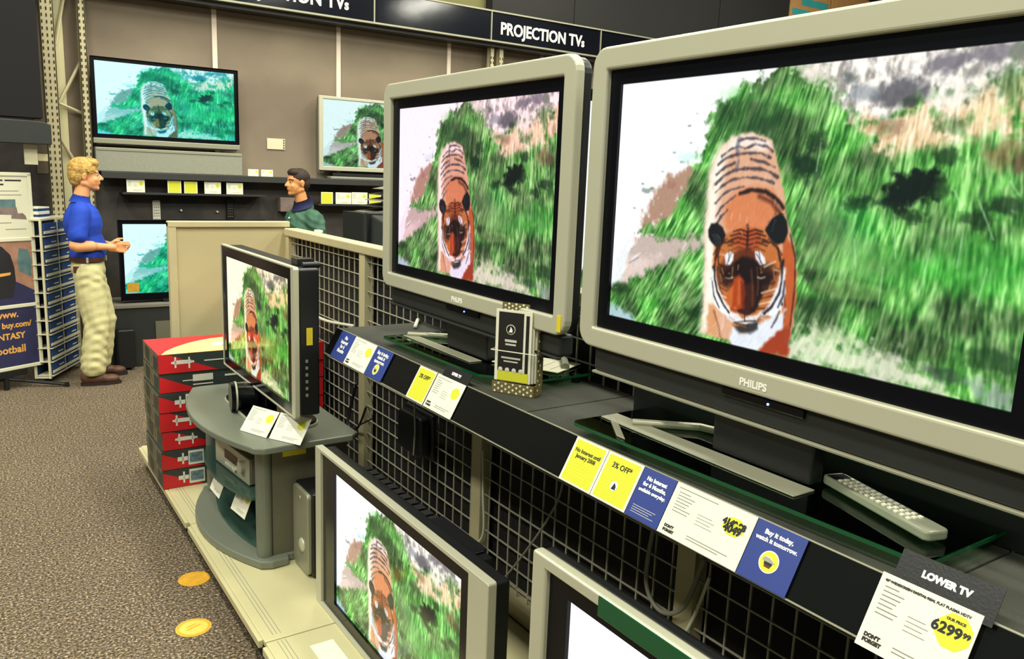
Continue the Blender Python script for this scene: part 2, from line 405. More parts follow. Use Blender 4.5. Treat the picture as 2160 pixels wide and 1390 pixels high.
('line',(44,40,48,0.5),3,14,[(1.32,0),(328,406),(352,373),(379,354),(408,346)]),
('line',(70,62,70,0.72),4.2,16,[(3.2199999999999998,0),(408,346),(447,346),(475,358),(493,375)]),
('line',(44,40,48,0.5),3,14,[(1.68,0),(408,346),(447,346),(475,358),(493,375)]),
('line',(70,62,70,0.72),4.2,16,[(2.76,0),(330,438),(348,412),(376,386),(412,378)]),
('line',(44,40,48,0.5),3,14,[(1.44,0),(330,438),(348,412),(376,386),(412,378)]),
('line',(70,62,70,0.72),4.2,16,[(2.9899999999999998,0),(412,378),(449,380),(485,395)]),
('line',(44,40,48,0.5),3,14,[(1.56,0),(412,378),(449,380),(485,395)]),
('line',(70,62,70,0.72),4.2,16,[(2.9899999999999998,0),(334,477),(350,447),(374,425),(408,412)]),
('line',(44,40,48,0.5),3,14,[(1.56,0),(334,477),(350,447),(374,425),(408,412)]),
('line',(70,62,70,0.72),4.2,16,[(2.07,0),(337,524),(349,494),(373,464),(388,445)]),
('line',(44,40,48,0.5),3,14,[(1.08,0),(337,524),(349,494),(373,464),(388,445)]),
('line',(70,62,70,0.72),4.2,16,[(1.8399999999999999,0),(338,563),(353,522),(369,499)]),
('line',(44,40,48,0.5),3,14,[(0.96,0),(338,563),(353,522),(369,499)]),
('line',(80,84,110,0.6),5,10,[(5,0),(384,239),(380,270),(386,298)]),
('line',(80,84,110,0.6),5,8,[(4,0),(388,319),(384,354)]),
('line',(40,28,26),5,8,[(4.5,0),(399,437),(430,422),(466,426),(497,451),(513,480)]),
('line',(90,48,30,0.9),8,10,[(5,0),(452,444),(485,462),(504,494),(512,523)]),
('poly',(190,112,58),8,10,[(341,619),(365,589),(394,564),(428,553),(462,556),(493,575),(511,603),(523,651),(530,708),(534,757),(531,816),(513,854),(500,908),(479,938),(449,950),(422,941),(404,904),(373,882),(351,842),(342,772),(339,691)]),
('poly',(245,244,240),5,6,[(340,718),(350,761),(361,804),(380,853),(399,887),(379,893),(352,860),(339,791)]),
('poly',(240,244,248),6,8,[(532,683),(538,764),(534,840),(516,866),(496,858),(508,804),(520,751),(523,709)]),
('poly',(226,232,240),8,16,[(485,895),(520,852),(543,829),(540,896),(512,942),(485,1006),(425,1009),(403,980),(415,933),(442,949)]),
('line',(30,28,30),3,4,[(2.6,0),(526,659),(528,725),(527,783),(533,815)]),
('line',(40,40,44,0.9),3,4,[(2,0),(486,861),(504,831),(523,787)]),
('line',(30,28,34),3,4,[(2,0),(341,718),(346,771),(357,814),(377,863)]),
('line',(40,36,40,0.8),2,3,[(1.6,0),(354,715),(358,769),(375,819)]),
('line',(40,30,30,0.8),3,4,[(2,0),(513,904),(523,871),(529,841)]),
('poly',(176,80,38),10,10,[(386,603),(405,573),(431,556),(457,566),(473,591),(461,644),(434,675),(403,654)]),
('line',(44,20,12,0.95),2,3,[(1.5,0),(430,573),(410,565),(390,576)]),
('line',(44,20,12,0.95),2,3,[(1.5,0),(431,587),(407,580),(383,593)]),
('line',(44,20,12,0.95),2,3,[(1.5,0),(432,602),(405,596),(378,612)]),
('line',(44,20,12,0.95),2,3,[(1.5,0),(432,620),(406,613),(379,631)]),
('line',(44,20,12,0.95),2,3,[(1.5,0),(433,637),(409,630),(386,649)]),
('line',(50,26,14,0.9),3,4,[(2.2,0),(392,613),(365,621),(349,648),(346,690)]),
('line',(60,30,16,0.8),2.5,4,[(1.8,0),(375,605),(354,629),(339,671)]),
('line',(44,20,12,0.95),2,3,[(1.5,0),(430,573),(449,561),(469,567)]),
('line',(44,20,12,0.95),2,3,[(1.5,0),(431,587),(454,574),(477,581)]),
('line',(44,20,12,0.95),2,3,[(1.5,0),(432,602),(457,589),(483,597)]),
('line',(44,20,12,0.95),2,3,[(1.5,0),(432,620),(458,606),(483,615)]),
('line',(44,20,12,0.95),2,3,[(1.5,0),(433,637),(456,623),(479,635)]),
('line',(50,26,14,0.9),3,4,[(2.2,0),(470,602),(495,602),(511,623),(517,660)]),
('line',(60,30,16,0.8),2.5,4,[(1.8,0),(485,590),(505,607),(521,641)]),
('line',(44,18,10),4,4,[(2.4,0),(428,546),(431,597),(433,666)]),
('blob',(214,84,48,0.8),4,4,[(415,613),(3,4)]),
('blob',(214,84,48,0.8),4,4,[(449,609),(3,4)]),
('blob',(214,84,48,0.8),4,4,[(424,633),(3,4)]),
('blob',(214,84,48,0.8),4,4,[(445,630),(3,4)]),
('blob',(214,84,48,0.8),4,4,[(435,652),(3,4)]),
('poly',(196,110,52,0.45),10,8,[(353,644),(394,620),(434,631),(474,612),(510,636),(520,701),(516,769),(492,842),(471,872),(419,885),(391,868),(360,786),(351,716)]),
('poly',(80,34,16,0.8),12,10,[(369,686),(393,655),(434,623),(471,646),(465,746),(408,758)]),
('blob',(24,14,12,0.95),7,10,[(387,741),(13,19)]),
('blob',(22,14,12,0.95),7,12,[(487,733),(15,24)]),
('poly',(34,17,12,0.85),16,24,[(359,700),(400,693),(462,675),(502,681),(516,706),(506,755),(485,796),(471,813),(414,774),(388,798),(365,778)]),
('poly',(26,13,10),8,8,[(405,680),(423,664),(449,664),(467,681),(479,718),(482,777),(477,829),(467,862),(443,876),(433,840),(430,771),(413,748),(401,717)]),
('poly',(70,30,16,0.8),8,8,[(435,770),(453,759),(468,797),(465,846),(445,865)]),
('poly',(240,246,252,0.95),4,7,[(373,666),(386,649),(397,658),(397,683),(389,702),(376,704)]),
('poly',(236,242,250,0.95),4,7,[(453,639),(467,638),(480,655),(484,678),(470,687),(457,669)]),
('line',(50,44,56,0.85),2,2,[(0.9,0),(383,646),(385,689)]),
('line',(50,44,56,0.85),2,2,[(0.9,0),(390,656),(379,707)]),
('line',(50,44,56,0.85),2,2,[(0.9,0),(464,637),(471,680)]),
('line',(50,44,56,0.85),2,2,[(0.9,0),(458,648),(478,686)]),
('line',(214,150,100,0.75),2,3,[(1.0,0),(366,713),(373,739)]),
('line',(214,150,100,0.75),2,3,[(1.0,0),(363,741),(370,770)]),
('line',(214,150,100,0.75),2,3,[(1.0,0),(398,707),(397,752)]),
('line',(214,150,100,0.75),2,3,[(1.0,0),(503,688),(507,721)]),
('line',(214,150,100,0.75),2,3,[(1.0,0),(471,697),(477,713)]),
('line',(214,150,100,0.75),2,3,[(1.0,0),(503,738),(499,769)]),
('line',(214,150,100,0.75),2,3,[(1.0,0),(413,697),(412,715)]),
('poly',(170,66,22),7,6,[(405,748),(417,735),(431,753),(437,804),(434,861),(414,875),(393,871),(386,837),(395,796)]),
('poly',(206,112,50,0.8),5,5,[(396,789),(404,777),(405,861),(391,865),(388,833)]),
('poly',(206,104,60,0.6),5,5,[(416,753),(422,748),(428,841),(418,854)]),
('poly',(110,36,16,0.8),5,5,[(424,755),(435,770),(442,855),(432,865)]),
('blob',(58,26,24),6,6,[(441,867),(20,10)]),
('blob',(196,120,104,0.8),4,4,[(414,859),(4,5)]),
('poly',(224,230,236,0.9),4,9,[(403,890),(419,879),(436,892),(449,888),(461,871),(468,890),(450,909),(421,913)]),
('line',(44,44,48,0.85),1.6,2,[(0.8,0),(403,901),(418,904)]),
('line',(44,44,48,0.85),1.6,2,[(0.8,0),(413,892),(428,895)]),
('line',(44,44,48,0.85),1.6,2,[(0.8,0),(425,900),(440,903)]),
('line',(44,44,48,0.85),1.6,2,[(0.8,0),(449,888),(463,891)]),
('line',(44,44,48,0.85),1.6,2,[(0.8,0),(460,890),(475,893)]),
('poly',(52,54,56),7,10,[(412,923),(447,918),(478,887),(478,918),(461,943),(432,949)]),
('line',(16,14,16,0.9),3,4,[(1.6,0),(401,897),(421,917),(450,915),(479,883),(493,851)]),
('line',(250,250,250,0.7),1.6,2,[(0.6,0),(386,894),(356,946)]),
('line',(250,250,250,0.7),1.6,2,[(0.6,0),(386,903),(361,957)]),
('line',(250,250,250,0.7),1.6,2,[(0.6,0),(387,912),(365,968)]),
('line',(250,250,250,0.7),1.6,2,[(0.6,0),(387,921),(370,980)]),
('line',(250,250,250,0.7),1.6,2,[(0.6,0),(387,930),(375,991)]),
('line',(245,245,250,0.55),1.6,2,[(0.6,0),(486,874),(522,901)]),
('line',(245,245,250,0.55),1.6,2,[(0.6,0),(487,881),(520,914)]),
('line',(245,245,250,0.55),1.6,2,[(0.6,0),(487,888),(519,926)]),
('line',(245,245,250,0.55),1.6,2,[(0.6,0),(487,895),(517,938)]),
('line',(70,34,18,0.7),1.8,3,[(0.8,0),(366,715),(354,718)]),
('line',(236,200,160,0.6),1.8,3,[(0.8,0),(366,665),(356,661)]),
('line',(60,30,18,0.6),1.8,3,[(0.8,0),(417,599),(414,588)]),
('line',(60,30,18,0.6),1.8,3,[(0.8,0),(391,632),(382,625)]),
('line',(70,34,18,0.7),1.8,3,[(0.8,0),(429,618),(428,606)]),
('line',(60,30,18,0.6),1.8,3,[(0.8,0),(520,754),(531,762)]),
('line',(60,30,18,0.6),1.8,3,[(0.8,0),(414,607),(411,596)]),
('line',(70,34,18,0.7),1.8,3,[(0.8,0),(500,700),(511,700)]),
('line',(250,246,240,0.6),1.8,3,[(0.8,0),(507,697),(518,698)]),
('line',(60,30,18,0.6),1.8,3,[(0.8,0),(367,832),(357,851)]),
('line',(70,34,18,0.7),1.8,3,[(0.8,0),(360,677),(349,676)]),
('line',(236,200,160,0.6),1.8,3,[(0.8,0),(486,614),(493,605)]),
('line',(70,34,18,0.7),1.8,3,[(0.8,0),(410,605),(406,594)]),
('line',(250,246,240,0.6),1.8,3,[(0.8,0),(417,587),(413,575)]),
('line',(70,34,18,0.7),1.8,3,[(0.8,0),(516,791),(527,803)]),
('line',(60,30,18,0.6),1.8,3,[(0.8,0),(516,776),(527,788)]),
('line',(70,34,18,0.7),1.8,3,[(0.8,0),(443,617),(444,605)]),
('line',(250,246,240,0.6),1.8,3,[(0.8,0),(368,668),(357,667)]),
('line',(70,34,18,0.7),1.8,3,[(0.8,0),(348,757),(336,766)]),
('line',(250,246,240,0.6),1.8,3,[(0.8,0),(350,722),(338,727)]),
('line',(250,246,240,0.6),1.8,3,[(0.8,0),(384,672),(374,668)]),
('line',(60,30,18,0.6),1.8,3,[(0.8,0),(516,692),(527,692)]),
('line',(70,34,18,0.7),1.8,3,[(0.8,0),(482,616),(489,608)]),
('line',(60,30,18,0.6),1.8,3,[(0.8,0),(370,652),(361,647)]),
('line',(60,30,18,0.6),1.8,3,[(0.8,0),(379,626),(370,620)]),
('line',(70,34,18,0.7),1.8,3,[(0.8,0),(510,708),(521,710)]),
('line',(60,30,18,0.6),1.8,3,[(0.8,0),(454,606),(456,594)]),
('line',(250,246,240,0.6),1.8,3,[(0.8,0),(376,669),(366,665)]),
('line',(250,246,240,0.6),1.8,3,[(0.8,0),(361,790),(349,804)]),
('line',(70,34,18,0.7),1.8,3,[(0.8,0),(429,618),(427,606)]),
('line',(250,246,240,0.6),1.8,3,[(0.8,0),(503,698),(513,698)]),
('line',(60,30,18,0.6),1.8,3,[(0.8,0),(437,607),(437,595)]),
('line',(236,200,160,0.6),1.8,3,[(0.8,0),(466,595),(470,584)]),
('line',(170,110,80,0.4),2,3,[(0.8,0),(373,332),(372,357)]),
('line',(170,110,80,0.4),2,3,[(0.8,0),(359,323),(358,348)]),
('line',(170,110,80,0.4),2,3,[(0.8,0),(434,297),(433,321)]),
('line',(250,238,220,0.45),2,3,[(0.8,0),(493,451),(492,475)]),
('line',(250,238,220,0.45),2,3,[(0.8,0),(405,508),(404,533)]),
('line',(250,238,220,0.45),2,3,[(0.8,0),(336,482),(334,507)]),
('line',(250,238,220,0.45),2,3,[(0.8,0),(480,392),(478,416)]),
('line',(250,238,220,0.45),2,3,[(0.8,0),(458,280),(456,304)]),
('line',(250,238,220,0.45),2,3,[(0.8,0),(382,505),(381,530)]),
('line',(250,238,220,0.45),2,3,[(0.8,0),(475,363),(473,386)]),
('line',(250,238,220,0.45),2,3,[(0.8,0),(465,364),(463,388)]),
('line',(170,110,80,0.4),2,3,[(0.8,0),(398,415),(396,439)]),
('line',(170,110,80,0.4),2,3,[(0.8,0),(407,446),(406,471)]),
('line',(170,110,80,0.4),2,3,[(0.8,0),(396,384),(395,409)]),
('line',(170,110,80,0.4),2,3,[(0.8,0),(341,271),(340,296)]),
('line',(250,238,220,0.45),2,3,[(0.8,0),(429,542),(427,566)]),
('line',(170,110,80,0.4),2,3,[(0.8,0),(323,401),(321,426)]),
('line',(250,238,220,0.45),2,3,[(0.8,0),(425,516),(424,540)]),
('line',(250,238,220,0.45),2,3,[(0.8,0),(481,532),(480,556)]),
('line',(250,238,220,0.45),2,3,[(0.8,0),(462,283),(460,307)]),
('line',(250,238,220,0.45),2,3,[(0.8,0),(487,512),(486,536)]),
('line',(250,238,220,0.45),2,3,[(0.8,0),(323,484),(321,509)]),
('line',(250,238,220,0.45),2,3,[(0.8,0),(409,336),(408,361)]),
('line',(250,238,220,0.45),2,3,[(0.8,0),(416,385),(414,409)]),
('line',(170,110,80,0.4),2,3,[(0.8,0),(380,341),(378,365)]),
('line',(250,238,220,0.45),2,3,[(0.8,0),(462,288),(461,311)]),
('line',(104,58,40,0.7),5,5,[(2.2,0),(448,708),(456,765),(460,833)]),
('line',(150,80,50,0.6),4,5,[(1.4,0),(463,695),(469,745),(471,796)]),
('blob',(16,10,10),3,3,[(389,734),(7,4.6)]),
('blob',(206,160,84,0.9),2,2,[(389,733),(3.4,2.6)]),
('blob',(10,8,8),1.4,1,[(389,733),(1.5,1.6)]),
('line',(240,236,226,0.75),2.2,3,[(1.1,0),(379,752),(390,753),(401,746)]),
('blob',(16,10,10),3,3,[(475,715),(7,4.6)]),
('blob',(206,160,84,0.9),2,2,[(475,714),(3.4,2.6)]),
('blob',(10,8,8),1.4,1,[(475,714),(1.5,1.6)]),
('line',(240,236,226,0.75),2.2,3,[(1.1,0),(466,732),(476,734),(486,727)]),
('line',(60,32,20,0.8),2.6,4,[(1.5,0),(481,767),(510,740)]),
('line',(246,226,200,0.8),2.6,4,[(1.5,0),(481,787),(514,763)]),
('line',(60,32,20,0.8),2.6,4,[(1.5,0),(480,808),(512,787)]),
('line',(246,226,200,0.8),2.6,4,[(1.5,0),(477,829),(508,811)]),
('line',(60,32,20,0.8),2.6,4,[(1.5,0),(474,847),(502,836)]),
('line',(60,32,20,0.8),2.6,4,[(1.5,0),(388,801),(366,792)]),
('line',(246,226,200,0.8),2.6,4,[(1.5,0),(387,827),(367,820)]),
('line',(60,32,20,0.8),2.6,4,[(1.5,0),(388,851),(374,847)]),
('line',(246,226,200,0.8),2.6,4,[(1.5,0),(481,692),(507,667)]),
('line',(60,32,20,0.8),2.6,4,[(1.5,0),(371,716),(356,701)]),
('poly',(240,240,240,0.85),5,9,[(386,873),(405,875),(419,885),(436,895),(451,889),(468,869),(488,850),(484,875),(467,900),(439,915),(410,916),(393,900)]),
('line',(24,20,22,0.9),2.4,2,[(1.3,0),(442,880),(443,900)]),
('line',(24,20,22,0.9),2.6,3,[(1.3,0),(415,915),(443,902),(472,892)]),
('blob',(40,36,36,0.8),1,1,[(404,897),(1,1)]),
('blob',(40,36,36,0.8),1,1,[(461,881),(1,1)]),
('blob',(40,36,36,0.8),1,1,[(409,901),(1,1)]),
('blob',(40,36,36,0.8),1,1,[(467,885),(1,1)]),
('blob',(40,36,36,0.8),1,1,[(415,904),(1,1)]),
('blob',(40,36,36,0.8),1,1,[(472,889),(1,1)]),
('poly',(244,245,244,0.95),5,9,[(339,729),(349,734),(359,786),(376,829),(400,866),(406,889),(387,894),(358,866),(341,801)]),
('poly',(240,243,248,0.95),5,9,[(527,677),(534,715),(536,775),(529,829),(506,862),(488,864),(504,822),(516,769),(521,718)]),
('line',(28,26,28),3,6,[(2.2,0),(345,710),(349,761),(359,808),(381,856),(398,881)]),
('line',(30,28,32),3,6,[(2.4,0),(524,664),(527,730),(524,777),(509,828),(493,859)]),
('line',(28,26,28,0.85),2.4,5,[(1.6,0),(342,772),(351,828),(369,870)]),
('line',(34,36,52,0.85),2.4,5,[(2.2,0),(534,732),(534,785),(524,827)]),
('line',(54,28,16,0.9),3,5,[(2.0,0),(351,644),(347,681),(346,710)]),
('line',(54,28,16,0.9),3,5,[(2.0,0),(358,632),(353,669),(356,708)]),
('line',(54,28,16,0.9),3,5,[(2.2,0),(509,620),(518,652),(522,684)]),
('poly',(26,26,28),4,4,[(318,580),(326,554),(343,550),(361,564),(370,591),(364,621),(348,641),(333,629),(320,605)]),
('line',(110,112,110,0.7),1.6,2,[(0.8,0),(331,593),(340,610),(344,631)]),
('line',(110,112,110,0.7),1.6,2,[(0.8,0),(338,592),(348,609),(350,630)]),
('line',(110,112,110,0.7),1.6,2,[(0.8,0),(345,591),(355,608),(356,629)]),
('poly',(20,22,22),4,4,[(475,561),(481,530),(497,501),(514,498),(526,522),(531,561),(523,598),(509,607),(488,589)]),
('line',(200,130,90,0.9),2,3,[(1.2,0),(478,544),(488,516),(502,499)]),
('line',(90,94,92,0.6),2,3,[(1.0,0),(498,521),(492,562)]),
]
def vnoise(x, y, seed):
    r = np.random.RandomState(seed); g = r.rand(64, 64)
    xi = np.floor(x).astype(int); yi = np.floor(y).astype(int)
    fx = x - xi; fy = y - yi; fx = fx*fx*(3-2*fx); fy = fy*fy*(3-2*fy)
    a = g[yi % 64, xi % 64]; b = g[yi % 64, (xi+1) % 64]; c = g[(yi+1) % 64, xi % 64]; d = g[(yi+1) % 64, (xi+1) % 64]
    return (a*(1-fx)+b*fx)*(1-fy) + (c*(1-fx)+d*fx)*fy
def fbm(x, y, seed, n=4):
    s = 0; a = .5; t = 0
    for k in range(n):
        s = s + a*vnoise(x*2**k+k*7.3, y*2**k+k*3.1, seed+k); t += a; a *= .55
    return s/t
def sdist(px, py, pts, closed=True):
    best = None; inside = np.zeros(px.shape, bool); n = len(pts)
    for i in range(n if closed else n-1):
        ax, ay = pts[i]; bx, by = pts[(i+1) % n]
        dx, dy = bx-ax, by-ay; L = dx*dx+dy*dy+1e-9
        t = np.clip(((px-ax)*dx+(py-ay)*dy)/L, 0, 1)
        d = (px-ax-t*dx)**2+(py-ay-t*dy)**2
        best = d if best is None else np.minimum(best, d)
        if closed and ay != by:
            inside ^= ((ay > py) != (by > py)) & (px < (bx-ax)*(py-ay)/(by-ay)+ax)
    best = np.sqrt(best)
    return np.where(inside, -best, best) if closed else best
def paint_tiger(W, H):
    """the nature film all the televisions show: a tiger walking through grass; returns H x W x 3 linear colours"""
    X, Y = np.meshgrid((np.arange(W)+.5)/W*1000, (np.arange(H)+.5)/H*1000)
    Y = Y*.5625                                            # square units, 1000 wide
    img = np.ones((H, W, 3))
    rough = (fbm(X/14, Y/14, 5)-.5)
    def S(c): return np.array(c)/255.
    def mix(m, c):
        img[:] = img*(1-m[..., None])+(S(c) if isinstance(c, (tuple, list)) else c)*m[..., None]
    def conv(pts): return [(a, b*.5625) for a, b in pts]
    # grass colour field: blades stretched up and to the right on the left, upright on the right
    k = np.clip((X-250)/700, 0, 1); ang = .55-.62*k
    u = X*np.cos(ang)+Y*np.sin(ang); v = -X*np.sin(ang)+Y*np.cos(ang)
    bl = fbm(u/6, v/40, 11, 4); bl2 = fbm(u/2.4, v/24, 31, 2); big = fbm(X/70, Y/60, 23, 3)
    g = np.clip((bl-.5)*1.3+(bl2-.5)*1.15+.54, 0, 1); q = np.clip((big-.5)*2.4+.55, 0, 1)
    lo = S((28, 66, 30)); mid = S((84, 146, 66)); hi = S((180, 220, 148))
    grass = np.where(g[..., None] < .5, lo+(mid-lo)*(g[..., None]*2), mid+(hi-mid)*((g[..., None]-.5)*2))
    grass = grass*(.62+.5*q[..., None])+np.array([-.02, .05, -.02])*q[..., None]+np.array([.05, .03, .04])*np.clip((fbm(X/50, Y/40, 91, 3)-.5)*3, 0, 1)[..., None]
    straw = np.where(g[..., None] < .5, S((168, 134, 92))+(S((238, 214, 166))-S((168, 134, 92)))*g[..., None]*2, S((236, 205, 160))+(S((255, 250, 225))-S((236, 205, 160)))*(g[..., None]*2-1))
    rock = S((158, 152, 146))+(S((255, 250, 240))-S((158, 152, 146)))*np.clip((fbm(X/10, Y/16, 77, 5)-.30)*4, 0, 1)[..., None]
    fields = {'grass': grass, 'straw': straw, 'rock': rock}
    for op in PICTURE:
        kind, col, soft, warp, pts = op
        pts = conv(pts)
        if kind == 'poly':
            d = sdist(X, Y, pts)+rough*warp
            m = np.clip(.5-d/soft, 0, 1)
        elif kind == 'line':
            wd = pts[0][0]; d = sdist(X, Y, pts[1:], False)+rough*warp*.5
            # taper at both ends
            m = np.clip(.5-(d-wd)/soft, 0, 1)
        elif kind == 'blob':
            (cx, cy), (rx, ry) = pts; ry = ry/.5625*.5625 if False else ry
            d = np.sqrt(((X-cx)/rx)**2+((Y-cy)/(ry))**2)-1+rough*warp/max(rx, 1)
            m = np.clip(.5-d*rx/soft, 0, 1)
        al = 1.
        if isinstance(col, str):
            if '*' in col: col, al = col.split('*'); al = float(al)
            mix(m*al, fields[col])
        else:
            if len(col) == 4: al = col[3]
            mix(m*al, tuple(col[:3]))
    # speckle and fur grain
    img *= (1+.10*(fbm(u/2.4, v/9, 51, 2)-.5))[..., None]
    for ax in (0, 1):                                      # the film is soft
        p = np.pad(img, [(1, 1) if a == ax else (0, 0) for a in range(3)], mode='edge')
        img = (p.take(range(0, img.shape[ax]), ax)+2*img+p.take(range(2, img.shape[ax]+2), ax))/4
    return np.clip(img, 0, 1)
# ------------------------------------------------------------------ televisions
BASE_W, BASE_H = 640, 360
FILM = paint_tiger(BASE_W, BASE_H)
def film(W, H):
    ys = (np.arange(H+1)/H*(BASE_H-1)).round().astype(int); xs = (np.arange(W+1)/W*(BASE_W-1)).round().astype(int)
    return FILM[ys][:, xs]
def grade(c, mode):
    if mode == 'cyan':
        return np.clip(np.stack([c[..., 0]**2.1*.88, c[..., 1]**.62, c[..., 2]**.55], -1), 0, 1)
    if mode == 'cool':
        g = c.mean(2, keepdims=True); c = (c-g)*np.array([.7, .95, .8])+g; return np.clip(c*np.array([.88, .98, .98]), 0, 1)
    if mode == 'pink':
        g = c.mean(2, keepdims=True); c = (c-g)*.92+g
        return np.clip(c*np.array([1.02, .93, .98]), 0, 1)
    if mode == 'yellow':
        return np.clip(c*np.array([1.02, .98, .86]), 0, 1)
    return c
def add_screen(parent, w, h, z0, y, W, H, mode, mname='screen'):
    """lit picture facing -y, centred on x=0"""
    X, Z = np.meshgrid(np.linspace(-w/2, w/2, W+1), np.linspace(z0+h, z0, H+1))
    co = np.stack([X, np.full_like(X, y), Z], -1).reshape(-1, 3)
    me = bpy.data.meshes.new('screen')
    i = np.arange(H)[:, None]*(W+1)+np.arange(W)[None]
    q = np.stack([i, i+W+1, i+W+2, i+1], -1).reshape(-1, 4)
    me.vertices.add(len(co)); me.vertices.foreach_set('co', co.ravel())
    me.loops.add(q.size); me.loops.foreach_set('vertex_index', q.ravel())
    me.polygons.add(len(q)); me.polygons.foreach_set('loop_start', np.arange(len(q))*4)
    me.polygons.foreach_set('loop_total', np.full(len(q), 4))
    me.update(calc_edges=True)
    c = grade(film(W, H), mode); c = np.where(c <= .04045, c/12.92, ((c+.055)/1.055)**2.4)
    a = me.color_attributes.new('film', 'FLOAT_COLOR', 'POINT')
    a.data.foreach_set('color', np.concatenate([c, np.ones(c.shape[:2]+(1,))], -1).reshape(-1).astype(np.float32))
    me.materials.append(MAT[mname])
    o = bpy.data.objects.new('screen', me); COL.objects.link(o); o.parent = parent
    return o
def tv_shell(root, w, h, z0, sm, bl, fm, depth=.1, r=.04, fmat='silver', bez=.02, back=True, bmats='black_bezel'):
    """frame + bezel + back round a screen w x h whose lower edge is at z0; sm side, bl bezel, fm=(side,top,bottom) frame widths"""
    bs, bt, bb = bl; fs, ft, fb = fm
    ix0, ix1, iz0, iz1 = -w/2-bs, w/2+bs, z0-bb, z0+h+bt
    ox0, ox1, oz0, oz1 = ix0-fs, ix1+fs, iz0-fb, iz1+ft
    f = MB(); f.ring(rrect(ox0, oz0, ox1, oz1, r), rrect(ix0, iz0, ix1, iz1, .004), 0, -.03)
    f.build('frame', fmat, root, bevel=.007, seg=3)
    b = MB(); b.ring(rrect(ix0-.002, iz0-.002, ix1+.002, iz1+.002, .004), rrect(-w/2, z0, w/2, z0+h, .001), .0, -.014)
    b.build('bezel', bmats, root)
    if back:
        k = MB(); k.prism(rrect(ox0+.004, oz0+.004, ox1-.004, oz1-.004, r), .0, depth*.25, 'y')
        k.prism(rrect(ox0+.2, oz0+.07, ox1-.2, oz1-.07, .03), depth*.25, depth, 'y')
        k.build('back_cover', 'black_plastic', root, bevel=.006)
    return ox0, ox1, oz0, oz1

GR_TOP = 'silver plasma televisions on the upper shelf'
def upper_tv(yc, label, mode, W, H, first):
    root = empty('television', (1.36, yc, 1.15), -math.pi/2, label, 'television', GR_TOP)
    w, h = .974, .567; z0 = 1.438-1.15
    ox0, ox1, oz0, oz1 = tv_shell(root, w, h, z0, 0, (.037, .036, .037), (.055, .055, .052), depth=.11, r=.045)
    add_screen(root, w, h, z0, -.006, W, H, mode)
    s = MB(); s.box((-.53, -.012, oz0-.064), (.54, .04, oz0-.002)); s.build('speaker_bar', 'charcoal', root, bevel=.008)
    s = MB(); s.box((-.53, -.018, oz0-.071), (.54, -.002, oz0-.064)); s.build('trim_line', 'silver_dark' if first else 'charcoal', root, bevel=.002)
    if first: s = MB(); s.box((-.54, .15, .002), (.62, .16, .24)); s.build('backing_board', 'charcoal', root)
    t = MB(); t.text('PHILIPS', .022, -.0, oz0+.014, -.0305, 'CENTER', .0006); t.build('maker_lettering', 'white_print', root)
    e = MB(); e.box((-.09, -.020, oz0-.022), (.12, -.0115, oz0-.004)); e.build('control_strip', 'black_gloss', root, bevel=.002)
    l = MB(); l.ball((.035, -.021, oz0-.013), .0028, 6); l.build('power_light', 'led_blue', root)
    k = MB(); k.box((-.13, .01, .036), (.13, .055, oz0)); k.build('stand_neck', 'black_plastic', root, bevel=.006)
    fe = [(-.45, -.13), (-.435, -.144), (.42, -.108), (.44, -.09)] if first else [(-.39, -.10), (-.375, -.115), (.26, -.10), (.40, .02)]
    g = MB(); g.prism(fe+[(fe[3][0], .24), (fe[3][0]-.01, .25), (fe[0][0]+.01, .25), (fe[0][0], .24)], .026, .034)
    gl = g.build('glass_foot', 'glass', root)
    e = MB(); e.prism([(fe[0][0]-.0005, fe[0][1]), (fe[1][0], fe[1][1]-.0012), (fe[2][0], fe[2][1]-.0012), (fe[3][0]+.0005, fe[3][1]), (fe[3][0]+.0005, .24), (fe[3][0]-.002, .24), (fe[3][0]-.003, fe[3][1]+.002), (fe[2][0], fe[2][1]+.0015), (fe[1][0], fe[1][1]+.0015), (fe[0][0]+.003, fe[0][1])], .0262, .0338)
    e.build('glass_edge', 'glass_edge', gl)
    b = MB(); b.prism([(-.44, -.055), (.15, -.066), (.15, .0), (-.44, .0)] if first else [(-.36, -.045), (.12, -.045), (.12, .0), (-.36, .0)], .0345, .038)
    if first: b.prism([(-.44, -.03), (-.41, -.03), (-.27, -.125), (-.30, -.125)], .0345, .0385)
    b.tube([(-.35, -.03, .042), (-.24, .09, .044), (-.14, .10, .05)], .010, 8); b.tube([(.34, .172, .046), (.27, .22, .048)], .014, 8)
    b.build('silver_crossbar', 'silver_dark', root, bevel=.002)
    p = MB()
    for sx in (-.36, .36):
        for sy in (.04, .20): p.cyl((sx, sy, 0), (sx, sy, .026), .014, 12)
    p.build('rubber_pad', 'black_plastic', root)
    return root
big = upper_tv(1.056, 'large silver plasma television filling the right of the picture, tiger facing the viewer', 'plain', 640, 360, True)
tv2 = upper_tv(2.278, 'silver plasma television on the upper shelf behind the brochure holder', 'pink', 400, 225, False)
st = MB(); st.box((.548, -.0315, .212), (.566, -.0300, .258)); st.build('yellow_sticker', 'yellow_sticker', tv2)

GR_LOW = 'televisions along the base deck'
